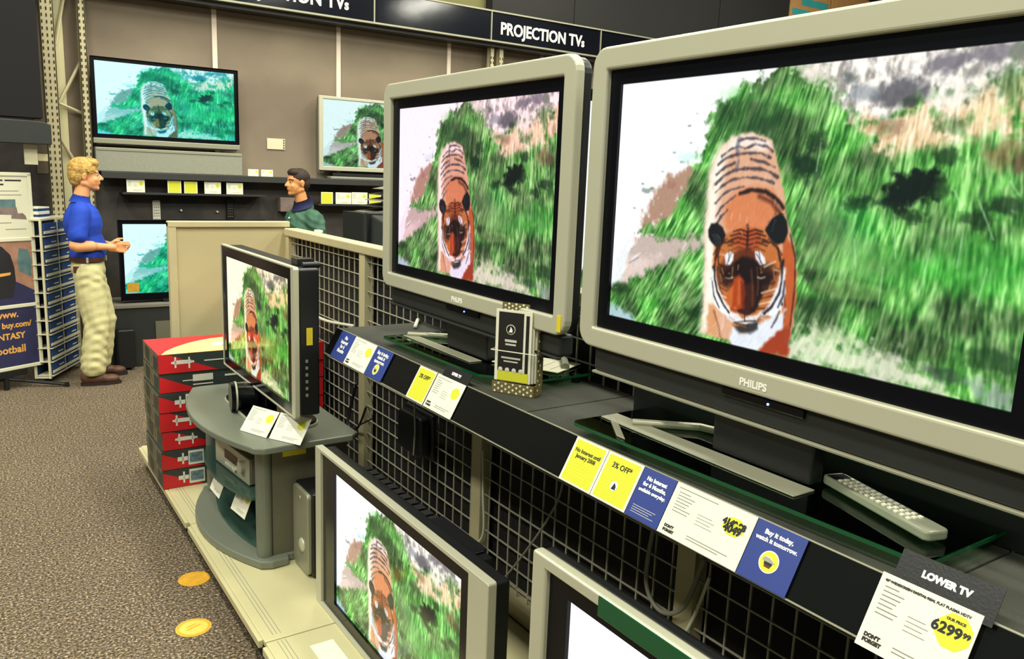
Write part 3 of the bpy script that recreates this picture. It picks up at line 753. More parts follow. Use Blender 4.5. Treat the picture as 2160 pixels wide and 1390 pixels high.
# lower television, silver side strips, standing on the deck
root = empty('television', (1.06, 2.18, .13), -math.pi/2, 'silver edged plasma television standing on the cream deck beside the subwoofer', 'television', GR_LOW)
w, h = .91, .517; z0 = .055
ox0, ox1 = -.61, .605
f = MB(); f.ring(rrect(-.612, .0, .607, .63, .008), rrect(-.562, .012, .508, .618, .004), 0, -.028); f.build('frame', 'silver', root, bevel=.003)
b = MB(); b.ring(rrect(-.563, .0115, .509, .6185, .004), rrect(-.455, z0, .455, z0+h, .001), 0, -.016); b.build('bezel', 'black_gloss', root)
add_screen(root, w, h, z0, -.006, 400, 225, 'plain')
k = MB(); k.prism(rrect(-.60, .01, .60, .622, .01), 0, .045, 'y'); k.box((-.42, .045, .06), (.42, .11, .59)); k.box((.12, .06, .52), (.38, .115, .600)); k.build('back_cover', 'black_plastic', root, bevel=.005)
v = MB()
for i in range(16): v.box((-.40+i*.05, .046, .594), (-.365+i*.05, .10, .5965))
v.build('vent_slots', 'black_matt', root)
f = MB(); f.box((-.3, -.01, -.0), (.3, .12, .012)); f.build('foot', 'black_plastic', root)

# lower television, front right, wide silver frame
root = empty('television', (1.06, .69, .13), -math.pi/2, 'large silver framed television at the bottom right with a bright white picture corner', 'television', GR_LOW)
w, h = 1.164, .655; z0 = .076
tv_shell(root, w, h, z0, 0, (.067, .046, .047), (.051, .029, .025), depth=.12, r=.006)
add_screen(root, w, h, z0, -.004, 320, 180, 'plain')
g = MB(); g.box((-.46, -.034, z0+h+.030), (.46, -.0305, z0+h+.074)); g.build('glossy_top_strip', 'glass_edge', root, bevel=.001)

# television on the curved stand
root = empty('television', (1.06, 3.575, .68), -math.pi/2, 'thin black and silver television on the grey curved stand, seen steeply from the side', 'television', GR_LOW)
w, h = .93, .51; z0 = .158
f = MB(); f.ring(rrect(-.522, .112, .548, .722, .012), rrect(-.512, .120, .508, .714, .004), 0, -.022); f.build('frame', 'silver', root, bevel=.003)
b = MB(); b.ring(rrect(-.514, .118, .510, .716, .006), rrect(-.465, z0, .465, z0+h, .001), 0, -.018); b.build('bezel', 'black_gloss', root)
add_screen(root, w, h, z0, -.008, 240, 135, 'yellow')
k = MB(); k.prism(rrect(-.515, .118, .54, .716, .012), .0, .085, 'y'); k.box((-.40, .085, .16), (.40, .13, .66)); k.build('back_cover', 'black_plastic', root, bevel=.008)
b = MB()
for i in range(6): b.box((.5405, .025, .20+i*.028), (.5435, .035, .212+i*.028))
b.build('side_buttons', 'silver_dark', root)
b = MB(); b.box((.40, .02, .716), (.47, .09, .745)); b.cyl((.50, .03, .725), (.50, .10, .725), .012); b.build('rear_bracket', 'black_plastic', root)
s = MB(); s.box((.5405, .03, .41), (.5420, .055, .48)); s.build('yellow_sticker', 'yellow_sticker', root)
k = MB(); k.box((-.10, .0, .02), (.10, .05, .16)); k.prism(rrect(-.30, -.09, .34, .17, .08), 0, .022, 'z'); k.build('pedestal', 'black_gloss', root, bevel=.006)
s = MB(); s.ring(rrect(-.305, -.095, .345, .175, .085), rrect(-.298, -.088, .338, .168, .078), .002, .012, 'z'); s.build('pedestal_trim', 'silver', root)

# wall televisions
GR_WALL = 'televisions on the back wall'
root = empty('television', (1.604, 8.0, 1.95), 0, 'black framed wall television above the blond employee, showing a greenish tiger', 'television', GR_WALL)
tv_shell(root, 1.172, .613, .07, 0, (.03, .03, .03), (.004, .003, .004), depth=.07, r=.006, fmat='black_gloss')
add_screen(root, 1.172, .613, .07, -.006, 240, 135, 'cyan', 'screen_wall')
b = MB(); b.box((-.625, -.03, -.012), (.625, .05, .034)); b.build('silver_base_bar', 'silver_dark', root, bevel=.005)
b = MB(); b.box((-.60, -.02, -.022), (.60, .05, -.012)); b.build('base_foot', 'black_plastic', root)
root = empty('television', (3.66, 8.0, 1.76), 0, 'silver framed wall television partly hidden behind the nearer plasma set', 'television', GR_WALL)
tv_shell(root, 1.20, .655, .068, 0, (.002, .002, .002), (.045, .03, .045), depth=.07, r=.006)
add_screen(root, 1.20, .655, .068, -.012, 240, 135, 'cool', 'screen_wall')
b = MB(); b.box((-.64, .0, .0), (-.585, .05, .74)); b.build('side_speaker', 'fabric_grey', root)
b = MB(); b.box((-.5, -.02, -.03), (.5, .05, -.0)); b.build('base_foot', 'black_plastic', root)
root = empty('television', (6.30, 8.0, 1.62), 0, 'wall television glimpsed through the gap between the two big silver sets', 'television', GR_WALL)
tv_shell(root, 1.20, .70, .05, 0, (.02, .02, .03), (.01, .01, .01), depth=.07, r=.006, fmat='black_gloss')
add_screen(root, 1.20, .70, .05, -.006, 160, 90, 'cyan', 'screen_wall')
b = MB(); b.box((-.3, -.05, -.045), (.3, .06, -.0)); b.build('base_foot', 'black_plastic', root)
root = empty('television', (1.735, 7.72, .56), 0, 'black television low on the wall cabinet, half hidden by the beige divider', 'television', GR_WALL)
tv_shell(root, 1.20, .61, .085, 0, (.035, .035, .06), (.006, .006, .006), depth=.09, r=.006, fmat='black_gloss')
add_screen(root, 1.20, .61, .085, -.006, 240, 135, 'cyan', 'screen_wall')
s = MB(); s.box((-.585, -.0125, .095), (-.49, -.0105, .18)); s.build('yellow_tag', 'gold_sticker', root)
b = MB(); b.box((-.3, -.04, 0), (.3, .08, .03)); b.build('base_foot', 'black_plastic', root)
# far set whose lit edge shows in the gap between the two big ones
root = empty('television', (2.40, 2.36, 1.10), -math.pi/2, 'television beyond the gondola, only its bright white edge showing in the gap', 'television', GR_LOW)
tv_shell(root, 1.20, .90, .13, 0, (.03, .03, .04), (.02, .02, .03), depth=.1, r=.006, fmat='black_gloss')
add_screen(root, 1.20, .90, .13, -.008, 160, 90, 'plain')
b = MB(); b.box((-.4, -.05, -.06), (.4, .1, .06)); b.build('base_foot', 'black_plastic', root)
bx = MB(); bx.box((2.30, 1.70, 0), (2.62, 3.05, 1.04)); o = bx.build('display_plinth', 'high_black', bevel=.01); tag(o, 'black plinth behind the gondola under the far television', 'plinth')
# ------------------------------------------------------------------ the room
def struct(name, mb, m, **k): o = mb.build(name, m, **k); o['kind'] = 'structure'; return o
struct('floor', MB().quad((-6, -3, 0), (14, -3, 0), (14, 9, 0), (-6, 9, 0)), 'carpet')
struct('ceiling', MB().box((-6, -3, 6.2), (14, 9, 6.3)), 'high_black')
w = MB(); w.box((.55, 8.1, 1.66), (14, 8.2, 3.6)); struct('wall_back', w, 'wall_taupe')
w = MB(); w.box((-6, 8.105, 0), (14, 8.2, 1.66)); w.box((-6, 8.105, 1.66), (.55, 8.2, 3.6)); struct('wall_back_lower', w, 'wall_dark')
w = MB(); w.box((-6, 8.12, 3.6), (5.02, 8.22, 6.2)); struct('wall_back_upper', w, 'wall_olive')
w = MB()
for x0, x1 in ((5.02, 6.16), (6.17, 8.62), (8.63, 10.05)): w.box((x0, 7.98, 3.58), (x1, 8.08, 6.2))
w.box((5.02, 8.08, 3.58), (10.05, 8.2, 6.2)); w.box((10.05, 8.5, 3.58), (14, 8.6, 6.2)); struct('trim_1', w, 'high_black')
for n, x in enumerate((2.05, 3.265, 4.545, 5.8)):
    t = MB(); t.box((x-.022, 8.085, 1.70), (x+.022, 8.1, 3.3)); struct('trim_%d' % (n+2), t, 'trim_white')
w = MB(); w.box((-6, 7.62, 0), (-.9, 8.1, 6.2)); struct('wall_left', w, 'wall_dark')
w = MB(); w.box((13.9, -3, 0), (14, 8.6, 6.2)); struct('wall_right', w, 'wall_taupe')

# sign fascia along the wall
def fascia(x0, x1, text, label, tx=None):
    root = empty('sign_panel', (x0, 7.85, 3.24), 0, label, 'sign', 'black sign panels above the back wall')
    b = MB(); b.box((.006, 0, .018), (x1-x0-.006, .03, .312)); b.build('glossy_panel', 'sign_black', root)
    t = MB(); t.box((0, -.014, 0), (x1-x0, .05, .018)); t.box((0, -.014, .312), (x1-x0, .05, .328)); t.box((-.006, -.012, .018), (.006, .03, .312))
    t.build('metal_edging', 'silver_dark', root)
    if text:
        l = MB(); l.text(text, .176, tx-x0, .095, -.001, 'LEFT', .0045, .004, sx=.885); l.text('s', .135, tx-x0+1.14, .095, -.001, 'LEFT', .004, .004, sx=.885)
        l.build('lettering', 'sign_letter', root)
    return root
fascia(.80, 2.0, None, 'blank black sign panel at the top left, mostly above the frame')
fascia(2.0, 3.545, 'PROJECTION TV', 'black sign panel reading PROJECTION TVs, cut off by the top of the frame', 2.09)
fascia(3.545, 4.93, None, 'blank glossy black sign panel between the two lettered ones')
fascia(4.93, 6.48, 'PROJECTION TV', 'black sign panel reading PROJECTION TVs in white, above the silver sets', 5.05)
fascia(6.48, 8.9, None, 'blank black sign panel running behind the large silver television')
t = MB(); t.box((.7, 7.90, 3.20), (8.9, 8.1, 3.25)); struct('trim_6', t, 'dark_ledge')

# boxes on the high shelf at the top right
sh = MB(); sh.box((10.05, 7.95, 4.12), (13.9, 8.45, 4.22)); tag(sh.build('high_shelf', 'cream'), 'pale high shelf edge at the top right carrying cardboard boxes', 'shelf')
for i, (x0, x1, lab) in enumerate(((10.10, 11.02, 'tan cardboard box with teal print, left one on the high shelf'), (11.06, 12.0, 'tan cardboard box with teal print, right one on the high shelf'))):
    r_ = empty('cardboard_box', (x0, 8.0, 4.22), 0, lab, 'box', 'boxes on the high shelf')
    b = MB(); b.box((0, 0, 0), (x1-x0, .4, .5)); b.build('carton', 'cardboard', r_, bevel=.005)
    b = MB(); b.box((.05, -.002, .05), (x1-x0-.3, .001, .14)); b.box((.25, -.002, .2), (x1-x0-.05, .001, .30)); b.build('teal_band', 'teal_print', r_)

# ledges of the wall display, with speakers and tickets
l = MB(); l.box((1.02, 7.93, 1.665), (5.4, 8.105, 1.70)); l.box((1.02, 7.92, 1.64), (5.4, 7.935, 1.70)); tag(l.build('upper_ledge', 'dark_ledge', bevel=.004), 'dark upper ledge running along the back wall under the wall televisions', 'shelf')
for x0, x1, z, lab in ((1.18, 2.45, 1.515, 'narrow dark ticket rail behind the blond employee, holding white and yellow tickets'), (2.98, 4.4, 1.44, 'narrow dark ticket rail to the right of the dark haired man')):
    l = MB(); l.box((x0, 7.92, z-.012), (x1, 8.105, z)); l.box((x0, 7.91, z-.012), (x1, 7.92, z+.006)); tag(l.build('ticket_rail', 'charcoal', bevel=.002), lab, 'shelf', 'ticket rails on the back wall')
for x0, x1, z0, z1, lab in ((.985, 2.235, 1.70, 1.905, 'long grey fabric speaker under the left wall television'), (3.12, 4.35, 1.70, 1.725, 'flat grey box under the silver framed wall television')):
    r_ = empty('speaker', ((x0+x1)/2, 7.93, z0), 0, lab, 'speaker', 'grey speakers on the upper ledge')
    b = MB(); b.box((-(x1-x0)/2, 0, 0), ((x1-x0)/2, .14, z1-z0)); b.build('cabinet', 'speaker_grey', r_, bevel=.006)
    if z1-z0 > .1:
        b = MB(); b.box((-(x1-x0)/2+.01, -.005, z1-z0-.025), ((x1-x0)/2-.01, .002, z1-z0-.008)); b.build('top_strip', 'silver_dark', r_)

def ticket(M, w, h, style, label, group, lines=(), detail=True, cat='price ticket', big=1.):
    """printed card; M has its top left corner at the origin, x to the right, z up, facing -y"""
    nm = {'w': 'price_ticket', 'y': 'offer_ticket', 'b': 'offer_ticket'}[style]
    r_ = empty(nm, None, 0, label, cat, group, mat=M)
    s = MB(); s.box((0, -.0012, -h), (w, 0, 0)); s.build('card', 'blue_paper' if style == 'b' else 'white_paper', r_)
    if style == 'y': MB().box((.06*w, -.0016, -h*.96), (.94*w, -.001, -.04*h)).build('yellow_field', 'yellow_print', r_)
    if style == 'w':
        b = MB(); cx, cz, rx, rz = (.80 if big == 1 else .81)*w, -.33*h, .13*w*big, .17*h*big
        b.prism([(cx+rx*math.cos(t*math.pi/8)*(1 if t % 2 else .93), cz+rz*math.sin(t*math.pi/8)*(1 if t % 2 else .93)) for t in range(16)], -.0016, -.001, 'y')
        b.build('yellow_burst', 'yellow_print', r_)
    if lines:
        t = MB()
        for (txt, x, z, sz, bold, *rest) in lines: t.text(txt, sz, x*w, -z*h, -.0019, 'CENTER' if (rest and rest[0]) else 'LEFT', bold, .0002)
        t.build('lettering', 'white_print' if style == 'b' else 'ink', r_)
    if detail:
        g = MB()
        if style == 'w':
            g.box((.05*w, -.0015, -.09*h), (.55*w, -.0011, -.075*h))
            for k in range(7): g.box((.07*w, -.0015, -(.17+k*.06)*h), ((.22+.07*((k*3) % 4)/3)*w, -.0011, -(.155+k*.06)*h))
            for k in range(4): g.box((.38*w, -.0015, -(.40+k*.06)*h), ((.56+.04*(k % 2))*w, -.0011, -(.39+k*.06)*h))
            for k in range(2): g.box((.36*w, -.0015, -(.84+k*.05)*h), ((.86-.1*k)*w, -.0011, -(.825+k*.05)*h))
            g.build('small_print', 'ink_grey', r_)
        elif style == 'b':
            for k in range(4): g.box((.12*w, -.0015, -(.76+k*.045)*h), ((.82-.08*(k % 3))*w, -.0011, -(.75+k*.045)*h))
            g.build('small_print', 'ink_pale', r_)
        else:
            for k in range(5): g.box((.16*w, -.0019, -(.52+k*.07)*h), ((.80-.1*(k % 3))*w, -.0015, -(.51+k*.07)*h))
            g.build('small_print', 'yellow_paper', r_)
    return r_
def wall_ticket(x0, x1, z0, z1, style, label, y=7.945):
    M = basis((x0, y, z1), (1, 0, 0), (0, 1, 0), (0, 0, 1))
    return ticket(M, x1-x0, z1-z0, style, label, 'tickets on the back wall', detail=(style == 'w'))
wall_ticket(1.22, 1.37, 1.523, 1.64, 'w', 'white price ticket nearest to the blond employee on the wall rail')
wall_ticket(1.562, 1.68, 1.523, 1.635, 'y', 'left one of the two yellow tickets on the left wall rail')
wall_ticket(1.705, 1.822, 1.523, 1.63, 'y', 'right one of the two yellow tickets on the left wall rail')
wall_ticket(1.885, 2.035, 1.523, 1.635, 'w', 'white ticket right beside the yellow pair on the left wall rail')
wall_ticket(2.085, 2.24, 1.523, 1.63, 'w', 'last white ticket at the right end of the left wall rail')
wall_ticket(2.29, 2.39, 1.70, 1.765, 'w', 'small white card on the upper ledge, the left one behind the dark haired man', 7.94)
wall_ticket(2.415, 2.53, 1.70, 1.765, 'w', 'small white card on the upper ledge, the right one nearer the dark haired man', 7.94)
wall_ticket(3.02, 3.145, 1.448, 1.565, 'y', 'yellow ticket just right of the dark haired man on the wall rail')
wall_ticket(3.175, 3.345, 1.448, 1.565, 'w', 'left one of two adjoining white tickets on the right wall rail')
wall_ticket(3.350, 3.525, 1.448, 1.570, 'w', 'right one of two adjoining white tickets on the right wall rail')
wall_ticket(3.545, 3.68, 1.448, 1.56, 'y', 'yellow ticket at the end of the right wall rail above the black set')
for x, z, lab, bm, dk in ((1.485, 1.24, 'white remote control fixed to the dark back wall', 'white_paper', 'ink_grey'), (2.15, 1.265, 'dark remote control fixed to the dark back wall', 'black_plastic', 'silver_dark')):
    r_ = empty('remote_control', (x, 8.075, z), 0, lab, 'remote control', 'remote controls on the back wall')
    b = MB(); b.prism(rrect(-.033, 0, .033, .21, .014), 0, .03, 'y'); b.build('body', bm, r_, bevel=.004)
    b = MB()
    for i in range(3):
        for j in range(5): b.ball((-.017+.017*i, -.001, .04+.026*j), .005, 4)
    b.build('buttons', dk, r_)
for x, z, lab in ((1.70, 1.36, 'small white peg on the dark wall beside the white remote'), (2.03, 1.35, 'small white peg on the dark wall beside the dark remote')):
    b = MB(); b.cyl((x, 8.07, z), (x, 8.105, z), .009, 10); tag(b.build('wall_peg', 'white_paper'), lab, 'peg')
r_ = empty('wall_switch_plate', (2.62, 8.09, 1.965), 0, 'cream switch plate on the taupe wall between the two wall televisions', 'switch plate')
b = MB(); b.box((-.095, 0, 0), (.085, .01, .105)); b.build('plate', 'cream', r_, bevel=.003)
b = MB()
for k in range(4): b.box((.066, -.003, .012+k*.024), (.076, .001, .026+k*.024))
b.build('switches', 'ink', r_)
b = MB(); b.box((2.62, 8.0, 1.36), (2.78, 8.105, 1.50)); tag(b.build('wall_box', 'poster_brown', bevel=.004), 'brownish box on the dark wall left of the dark haired man', 'box')
# low cabinet under the low television
r_ = empty('wall_cabinet', (1.95, 7.62, 0), 0, 'dark low cabinet against the back wall under the half hidden television', 'cabinet')
b = MB(); b.box((-.95, 0, 0), (.35, .48, .55)); b.build('carcass', 'charcoal', r_, bevel=.006)
b = MB(); b.box((-.96, -.02, .53), (.36, .48, .56)); b.build('top_edge', 'fabric_grey', r_, bevel=.004)
b = MB(); b.box((-.60, -.012, .02), (.3, .0, .40)); b.build('grey_front_panel', 'cabinet_side', r_)
b = MB(); b.box((-.36, -.02, .02), (-.16, -.01, .32)); b.build('dark_opening', 'black_matt', r_)
b = MB(); b.prism(rrect(1.02, .02, 1.16, .36, .02), 7.50, 7.60, 'y'); tag(b.build('small_speaker', 'black_plastic', bevel=.01), 'small black speaker on the carpet behind the employee in khaki trousers', 'speaker')

# pallet rack uprights standing in front of the wall
def upright(x, y, wd, label, top=5.2):
    r_ = empty('rack_upright', (x, y, 0), 0, label, 'rack post', 'perforated rack uprights')
    b = MB(); b.box((-wd/2, 0, 0), (wd/2, .012, top)); b.box((-wd/2, 0, 0), (-wd/2+.012, .07, top)); b.box((wd/2-.012, 0, 0), (wd/2, .07, top)); b.build('post', 'post_beige', r_, bevel=.003)
    s = MB()
    for k in range(int((top-1.25)/.052)):
        z = 1.2+k*.052
        for dx in ((-wd*.33, 0, wd*.33) if wd > .1 else (-wd*.24, wd*.24)): s.prism([(dx-.004, z), (dx+.006, z+.006), (dx+.004, z+.032), (dx-.006, z+.026)], -.002, .001, 'y')
    o = s.build('slot_holes', 'slot_dark', r_); o['kind'] = 'stuff'
    return r_
upright(.672, 7.86, .105, 'broad perforated beige rack post at the far left, rising above the brochure rack')
upright(.940, 7.98, .062, 'narrower perforated rack post just left of the wall television')
upright(5.02, 7.95, .06, 'left one of two perforated posts under the sign at the nearer plasma set', 3.2)
upright(5.14, 7.95, .07, 'right one of two perforated posts under the sign at the nearer plasma set', 3.2)
for (z0, z1, xx, lab) in ((2.72, 3.6, .925, 'uppermost slanting beige brace between the two left rack posts'), (2.25, 2.62, .925, 'slanting beige brace rising beside the wall television, below the uppermost one'),
    (2.25, 2.18, .925, 'nearly level beige brace between the two left rack posts'), (1.95, 1.72, .86, 'lowest short beige brace just above the blond hair')):
    b = MB(); b.tube([(.735, 7.99, z0), (xx, 8.05, z1)], .013, 6); tag(b.build('rack_brace', 'post_beige'), lab, 'brace', 'braces between the rack posts')
b = MB(); b.box((.735, 8.04, 0), (.80, 8.098, 5)); tag(b.build('rack_back_channel', 'cream_metal'), 'plain pale channel behind the braces of the left rack posts', 'rack post')

# dark canopy at the upper left
r_ = empty('display_canopy', (-.9, 7.2, 1.89), 0, 'black display canopy with a rounded grey fascia at the upper left', 'canopy')
b = MB(); b.box((0, .1, .20), (1.458, .40, 3.2)); b.build('black_drape', 'black_matt', r_)
b = MB(); b.prism([(0, 0), (1.50, 0), (1.50, .15), (1.46, .165), (1.40, .172), (0, .182)], 0, .12, 'y'); b.build('grey_fascia', 'charcoal', r_, bevel=.006)
r_ = empty('wall_bracket', (.455, 7.30, 1.735), 0, 'pale square bracket hanging under the canopy at the far left', 'bracket')
b = MB(); b.box((-.04, 0, 0), (.05, .05, .155)); b.build('plate', 'cream', r_, bevel=.004)
b = MB(); b.box((.05, .02, .03), (.12, .04, .085)); b.build('arm', 'post_beige', r_, bevel=.003)

# poster stand
M = basis((.448, 7.36, 0), (.879, .477, 0), (-.477, .879, 0), (0, 0, 1))
r_ = empty('poster_stand', None, 0, 'cream framed poster stand at the left edge with two posters and black feet', 'poster stand', mat=M)
W_ = .60
f = MB(); f.box((-W_, -.012, .15), (-W_+.03, .012, 1.67)); f.box((-.03, -.012, .15), (0, .012, 1.67))
for z in (.15, .635, 1.15, 1.645): f.box((-W_, -.012, z), (0, .012, z+.028))
f.build('frame', 'poster_cream', r_, bevel=.004)
b = MB(); b.box((-W_+.03, -.004, 1.178), (-.03, .004, 1.645)); u = b.build('upper_poster', 'poster_cream', r_)
b = MB()
for z, x0, x1 in ((1.606, -.20, -.075), (1.606, -.30, -.215), (1.575, -.40, -.21)): b.box((x0, -.0046, z), (x1, -.004, z+.012))
b2 = MB()
for z, x0, x1 in ((1.53, -.5, -.10), (1.50, -.5, -.08), (1.24, -.22, -.06), (1.29, -.30, -.17)): b2.box((x0, -.0046, z), (x1, -.004, z+.006))
b.build('heading', 'ink', u)
b2.build('body_text', 'ink_grey', u)
b = MB(); b.box((-.36, -.0048, 1.41), (-.13, -.004, 1.47)); b.box((-.36, -.0048, 1.36), (-.30, -.004, 1.41)); b.build('pictured_screen', 'poster_teal', u)
b = MB(); b.prism([(-.30, 1.36), (-.115, 1.35), (-.125, 1.41), (-.30, 1.41)], -.0048, -.004, 'y'); b.prism([(-.17, 1.325), (-.05, 1.315), (-.06, 1.345), (-.08, 1.365), (-.165, 1.36)], -.0049, -.004, 'y'); b.build('pictured_notebook', 'poster_brown', u)
b = MB(); b.box((-W_+.03, -.004, .663), (-.03, .004, 1.15)); u = b.build('lower_poster', 'poster_skin', r_)
b = MB(); b.prism([(-.48, .70), (-.20, .70), (-.17, .80), (-.175, .95), (-.20, 1.05), (-.26, 1.115), (-.34, 1.13), (-.44, 1.10)], -.0047, -.004, 'y'); b.build('pictured_hood', 'poster_dark', u)
b = MB(); b.prism([(-.57, .664), (-.031, .664), (-.031, .76), (-.10, .80), (-.17, .84), (-.20, .72), (-.48, .70), (-.57, .78)], -.0049, -.004, 'y'); b.build('pictured_jacket', 'poster_navy', u)
b = MB(); b.prism([(-.30, .885), (-.21, .895), (-.205, .915), (-.30, .91)], -.0051, -.004, 'y'); b.build('pictured_eyes', 'poster_orange', u)
b = MB(); b.prism([(-.14, .92), (-.05, .87), (-.035, 1.0), (-.06, 1.08), (-.13, 1.10), (-.15, 1.0)], -.0047, -.004, 'y'); b.build('pictured_arm', 'poster_teal', u)
b = MB(); b.box((-W_+.03, -.004, .178), (-.03, .004, .635)); u = b.build('text_panel', 'poster_navy', r_)
b = MB()
for s, z, sz, x in (('www.', .565, .075, -.17), ('buy.com/', .485, .062, -.075), ('FANTASY', .395, .068, -.13), ('football', .285, .082, -.13)): b.text(s, sz, x, z, -.0046, 'RIGHT', .002, .0003)
b.build('lettering', 'poster_orange', u)
b = MB(); b.box((-.46, -.02, .10), (-.14, .02, .15)); b.tube([(-.30, .0, .09), (-.16, -.02, .05), (.02, -.26, .02)], .014, 8); b.tube([(-.30, 0, .09), (-.44, .2, .02)], .014, 8); b.cyl((.02, -.26, 0), (.02, -.26, .035), .018, 10); b.cyl((-.44, .2, 0), (-.44, .2, .03), .018, 10); b.cyl((-.30, 0, 0), (-.30, 0, .12), .02, 10)
b.build('base', 'black_plastic', r_)

# wire literature rack with brochures
P0 = Vector((.49, 7.30, 0)); P1 = Vector((.744, 7.80, 0)); ax = (P1-P0); LW = ax.length; ax.normalize(); nr = Vector((ax.y, -ax.x, 0))
M = basis(P0, ax, -nr, (0, 0, 1))
r_ = empty('literature_rack', None, 0, 'white wire literature rack full of blue brochures beside the employee', 'rack', mat=M)
f = MB()
for x in (0, LW/2, LW): f.box((x-.008, -.008, .04), (x+.008, .008, 1.32))
for x in (0, LW): f.box((x-.008, .10, .04), (x+.008, .116, 1.32))
f.box((0, 0, 1.305), (LW, .116, 1.32)); f.box((0, 0, .04), (LW, .116, .055))
f.build('frame', 'cream', r_)
f = MB()
for k in range(11): f.box((0, -.028, .085+k*.112), (LW, -.022, .105+k*.112)); f.box((0, -.028, .06+k*.112), (LW, .1, .064+k*.112))
f.build('shelf_wires', 'cream', r_)
b = MB(); b.box((0, .11, .05), (LW, .114, 1.3)); b.build('back_sheet', 'brochure_blue', r_)
first = None
for k in range(11):
    for j in range(2):
        if first is None:
            first = empty('brochure', None, 0, 'blue folded brochure in the white wire literature rack', 'brochure', 'brochures in the literature rack', mat=M)
            b = MB(); b.box((-.115, -.016, 0), (.115, -.004, .098)); b.build('cover', 'brochure_blue', first)
            b = MB(); b.box((-.03, -.0175, .02), (.10, -.0155, .034)); b.box((.0, -.0175, .055), (.085, -.0155, .062)); b.build('white_band', 'white_paper', first)
            c = first
        else: c = copy_tree(first)
        T = M.copy(); T.translation = P0+ax*(LW*(.25+.5*j))+Vector((0, 0, .066+k*.112)); c.matrix_world = T
for k, lab in enumerate(('lower pale booklet with a blue spine lying on top of the literature rack', 'upper pale booklet with a blue spine lying on top of the literature rack')):
    q = empty('booklet', (.505, 7.45, 1.32+k*.045), R(60), lab, 'booklet', 'booklets on the literature rack')
    b = MB(); b.box((-.11, -.04, 0), (.07, .07, .012)); b.box((-.11, -.04, .033), (.07, .07, .044)); b.build('cover', 'white_paper', q)
    b = MB(); b.box((-.108, -.038, .012), (.068, .068, .033)); b.build('pages', 'brochure_blue', q)
# ------------------------------------------------------------------ gondola, deck, upper shelf
GX = 1.65; YS = [.33, 1.465, 2.60, 3.735, 4.87]
def tops(z): return z
g = empty('gondola', (GX, 0, 0), 0, 'beige steel gondola frame filled with black backed wire grid', 'gondola')
for y in YS:
    b = MB(); b.box((-.022, y-.035, .10), (.03, y+.035, 1.40)); b.build('post', 'post_beige', g, bevel=.003)
b = MB(); b.box((-.03, -.6, 1.375), (.06, 4.89, 1.42)); b.build('top_rail', 'post_beige', g, bevel=.006)
b = MB(); b.box((-.03, -.6, .1305), (.05, 4.89, .20)); b.build('bottom_rail', 'post_beige', g, bevel=.004)
b = MB(); b.box((.05, -.6, .13), (.058, 4.90, 1.38)); b.build('back_panel', 'black_matt', g)
ys = [-.6]+YS
for i in range(5):
    y0, y1 = ys[i]+.035, ys[i+1]-.035
    b = MB()
    n = int((y1-y0)/.0735)
    for k in range(n+1):
        y = y0+(y1-y0)*(k+.5)/(n+1); b.box((-.001, y-.0023, .20), (.0038, y+.0023, 1.375))
    for k in range(16):
        z = .235+k*.0735; b.box((-.0058, y0, z-.0023), (-.001, y1, z+.0023))
    b.build('wire_grid', 'wire', g)
b = MB(); b.box((.08, -.6, 1.14), (.60, 4.9, 1.165)); b.build('rear_shelf', 'high_black', g)
b = MB(); b.box((.10, -.6, 0), (.58, 4.9, 1.14)); b.build('rear_carcass', 'high_black', g)

d = empty('end_divider', (0, 4.91, 0), 0, 'tall beige divider board closing the far end of the gondola', 'divider')
b = MB(); b.box((.99, .0, .14), (1.63, .02, 1.43)); b.build('board', 'beige_board', d)
b = MB(); b.box((.955, -.015, .131), (1.0, .035, 1.455)); b.box((.955, -.018, 1.425), (1.66, .035, 1.46)); b.build('edge_frame', 'post_beige', d, bevel=.005)

for i in range(4):
    y0, y1 = YS[i]+.003, YS[i+1]-.003
    if i == 0: y0 = -.6
    if i == 3: y1 = 4.985
    lab = ['nearest section of the cream base deck, under the bottom right television', 'cream base deck section under the silver edged lower television',
           'cream base deck section under the curved grey stand and subwoofer', 'farthest cream base deck section, carrying the red boxes'][i]
    r_ = empty('base_deck', (0, 0, 0), 0, lab, 'shelf', 'sections of the cream base deck')
    b = MB(); b.box((.775, y0, .108), (1.62, y1, .13)); b.box((.757, y0+.02, .098), (.775, y1-.02, .1295)); b.build('deck_plate', 'cream_metal', r_, bevel=.004)
    b = MB()
    for x in (.812, .826, .84): b.box((x, y0+.03, .1300), (x+.0022, y1-.01, .1304))
    b.build('groove', 'ink_grey', r_)
    b = MB(); b.box((.80, y0, 0), (.82, y1, .108)); b.build('kick_plate', 'black_matt', r_)

r_ = empty('upper_shelf', (0, 0, 0), 0, 'dark carpeted upper shelf carrying the two big silver televisions', 'shelf')
for y0, y1 in ((-.6, .60), (.605, 1.712), (1.718, 3.035)):
    b = MB(); b.box((1.222, y0, 1.122), (1.612, y1, 1.15)); b.build('carpet_panel', 'shelf_carpet', r_, bevel=.002)
b = MB(); b.box((1.26, -.6, 1.07), (1.61, 3.03, 1.121)); b.build('under_frame', 'charcoal', r_)
b = MB()
for y in YS[:3]: b.prism([(1.625, 1.06), (1.625, .90), (1.60, .90), (1.30, 1.05), (1.30, 1.07), (1.6, 1.07)], y-.005, y+.005, 'y')
b.build('bracket', 'silver_dark', r_)
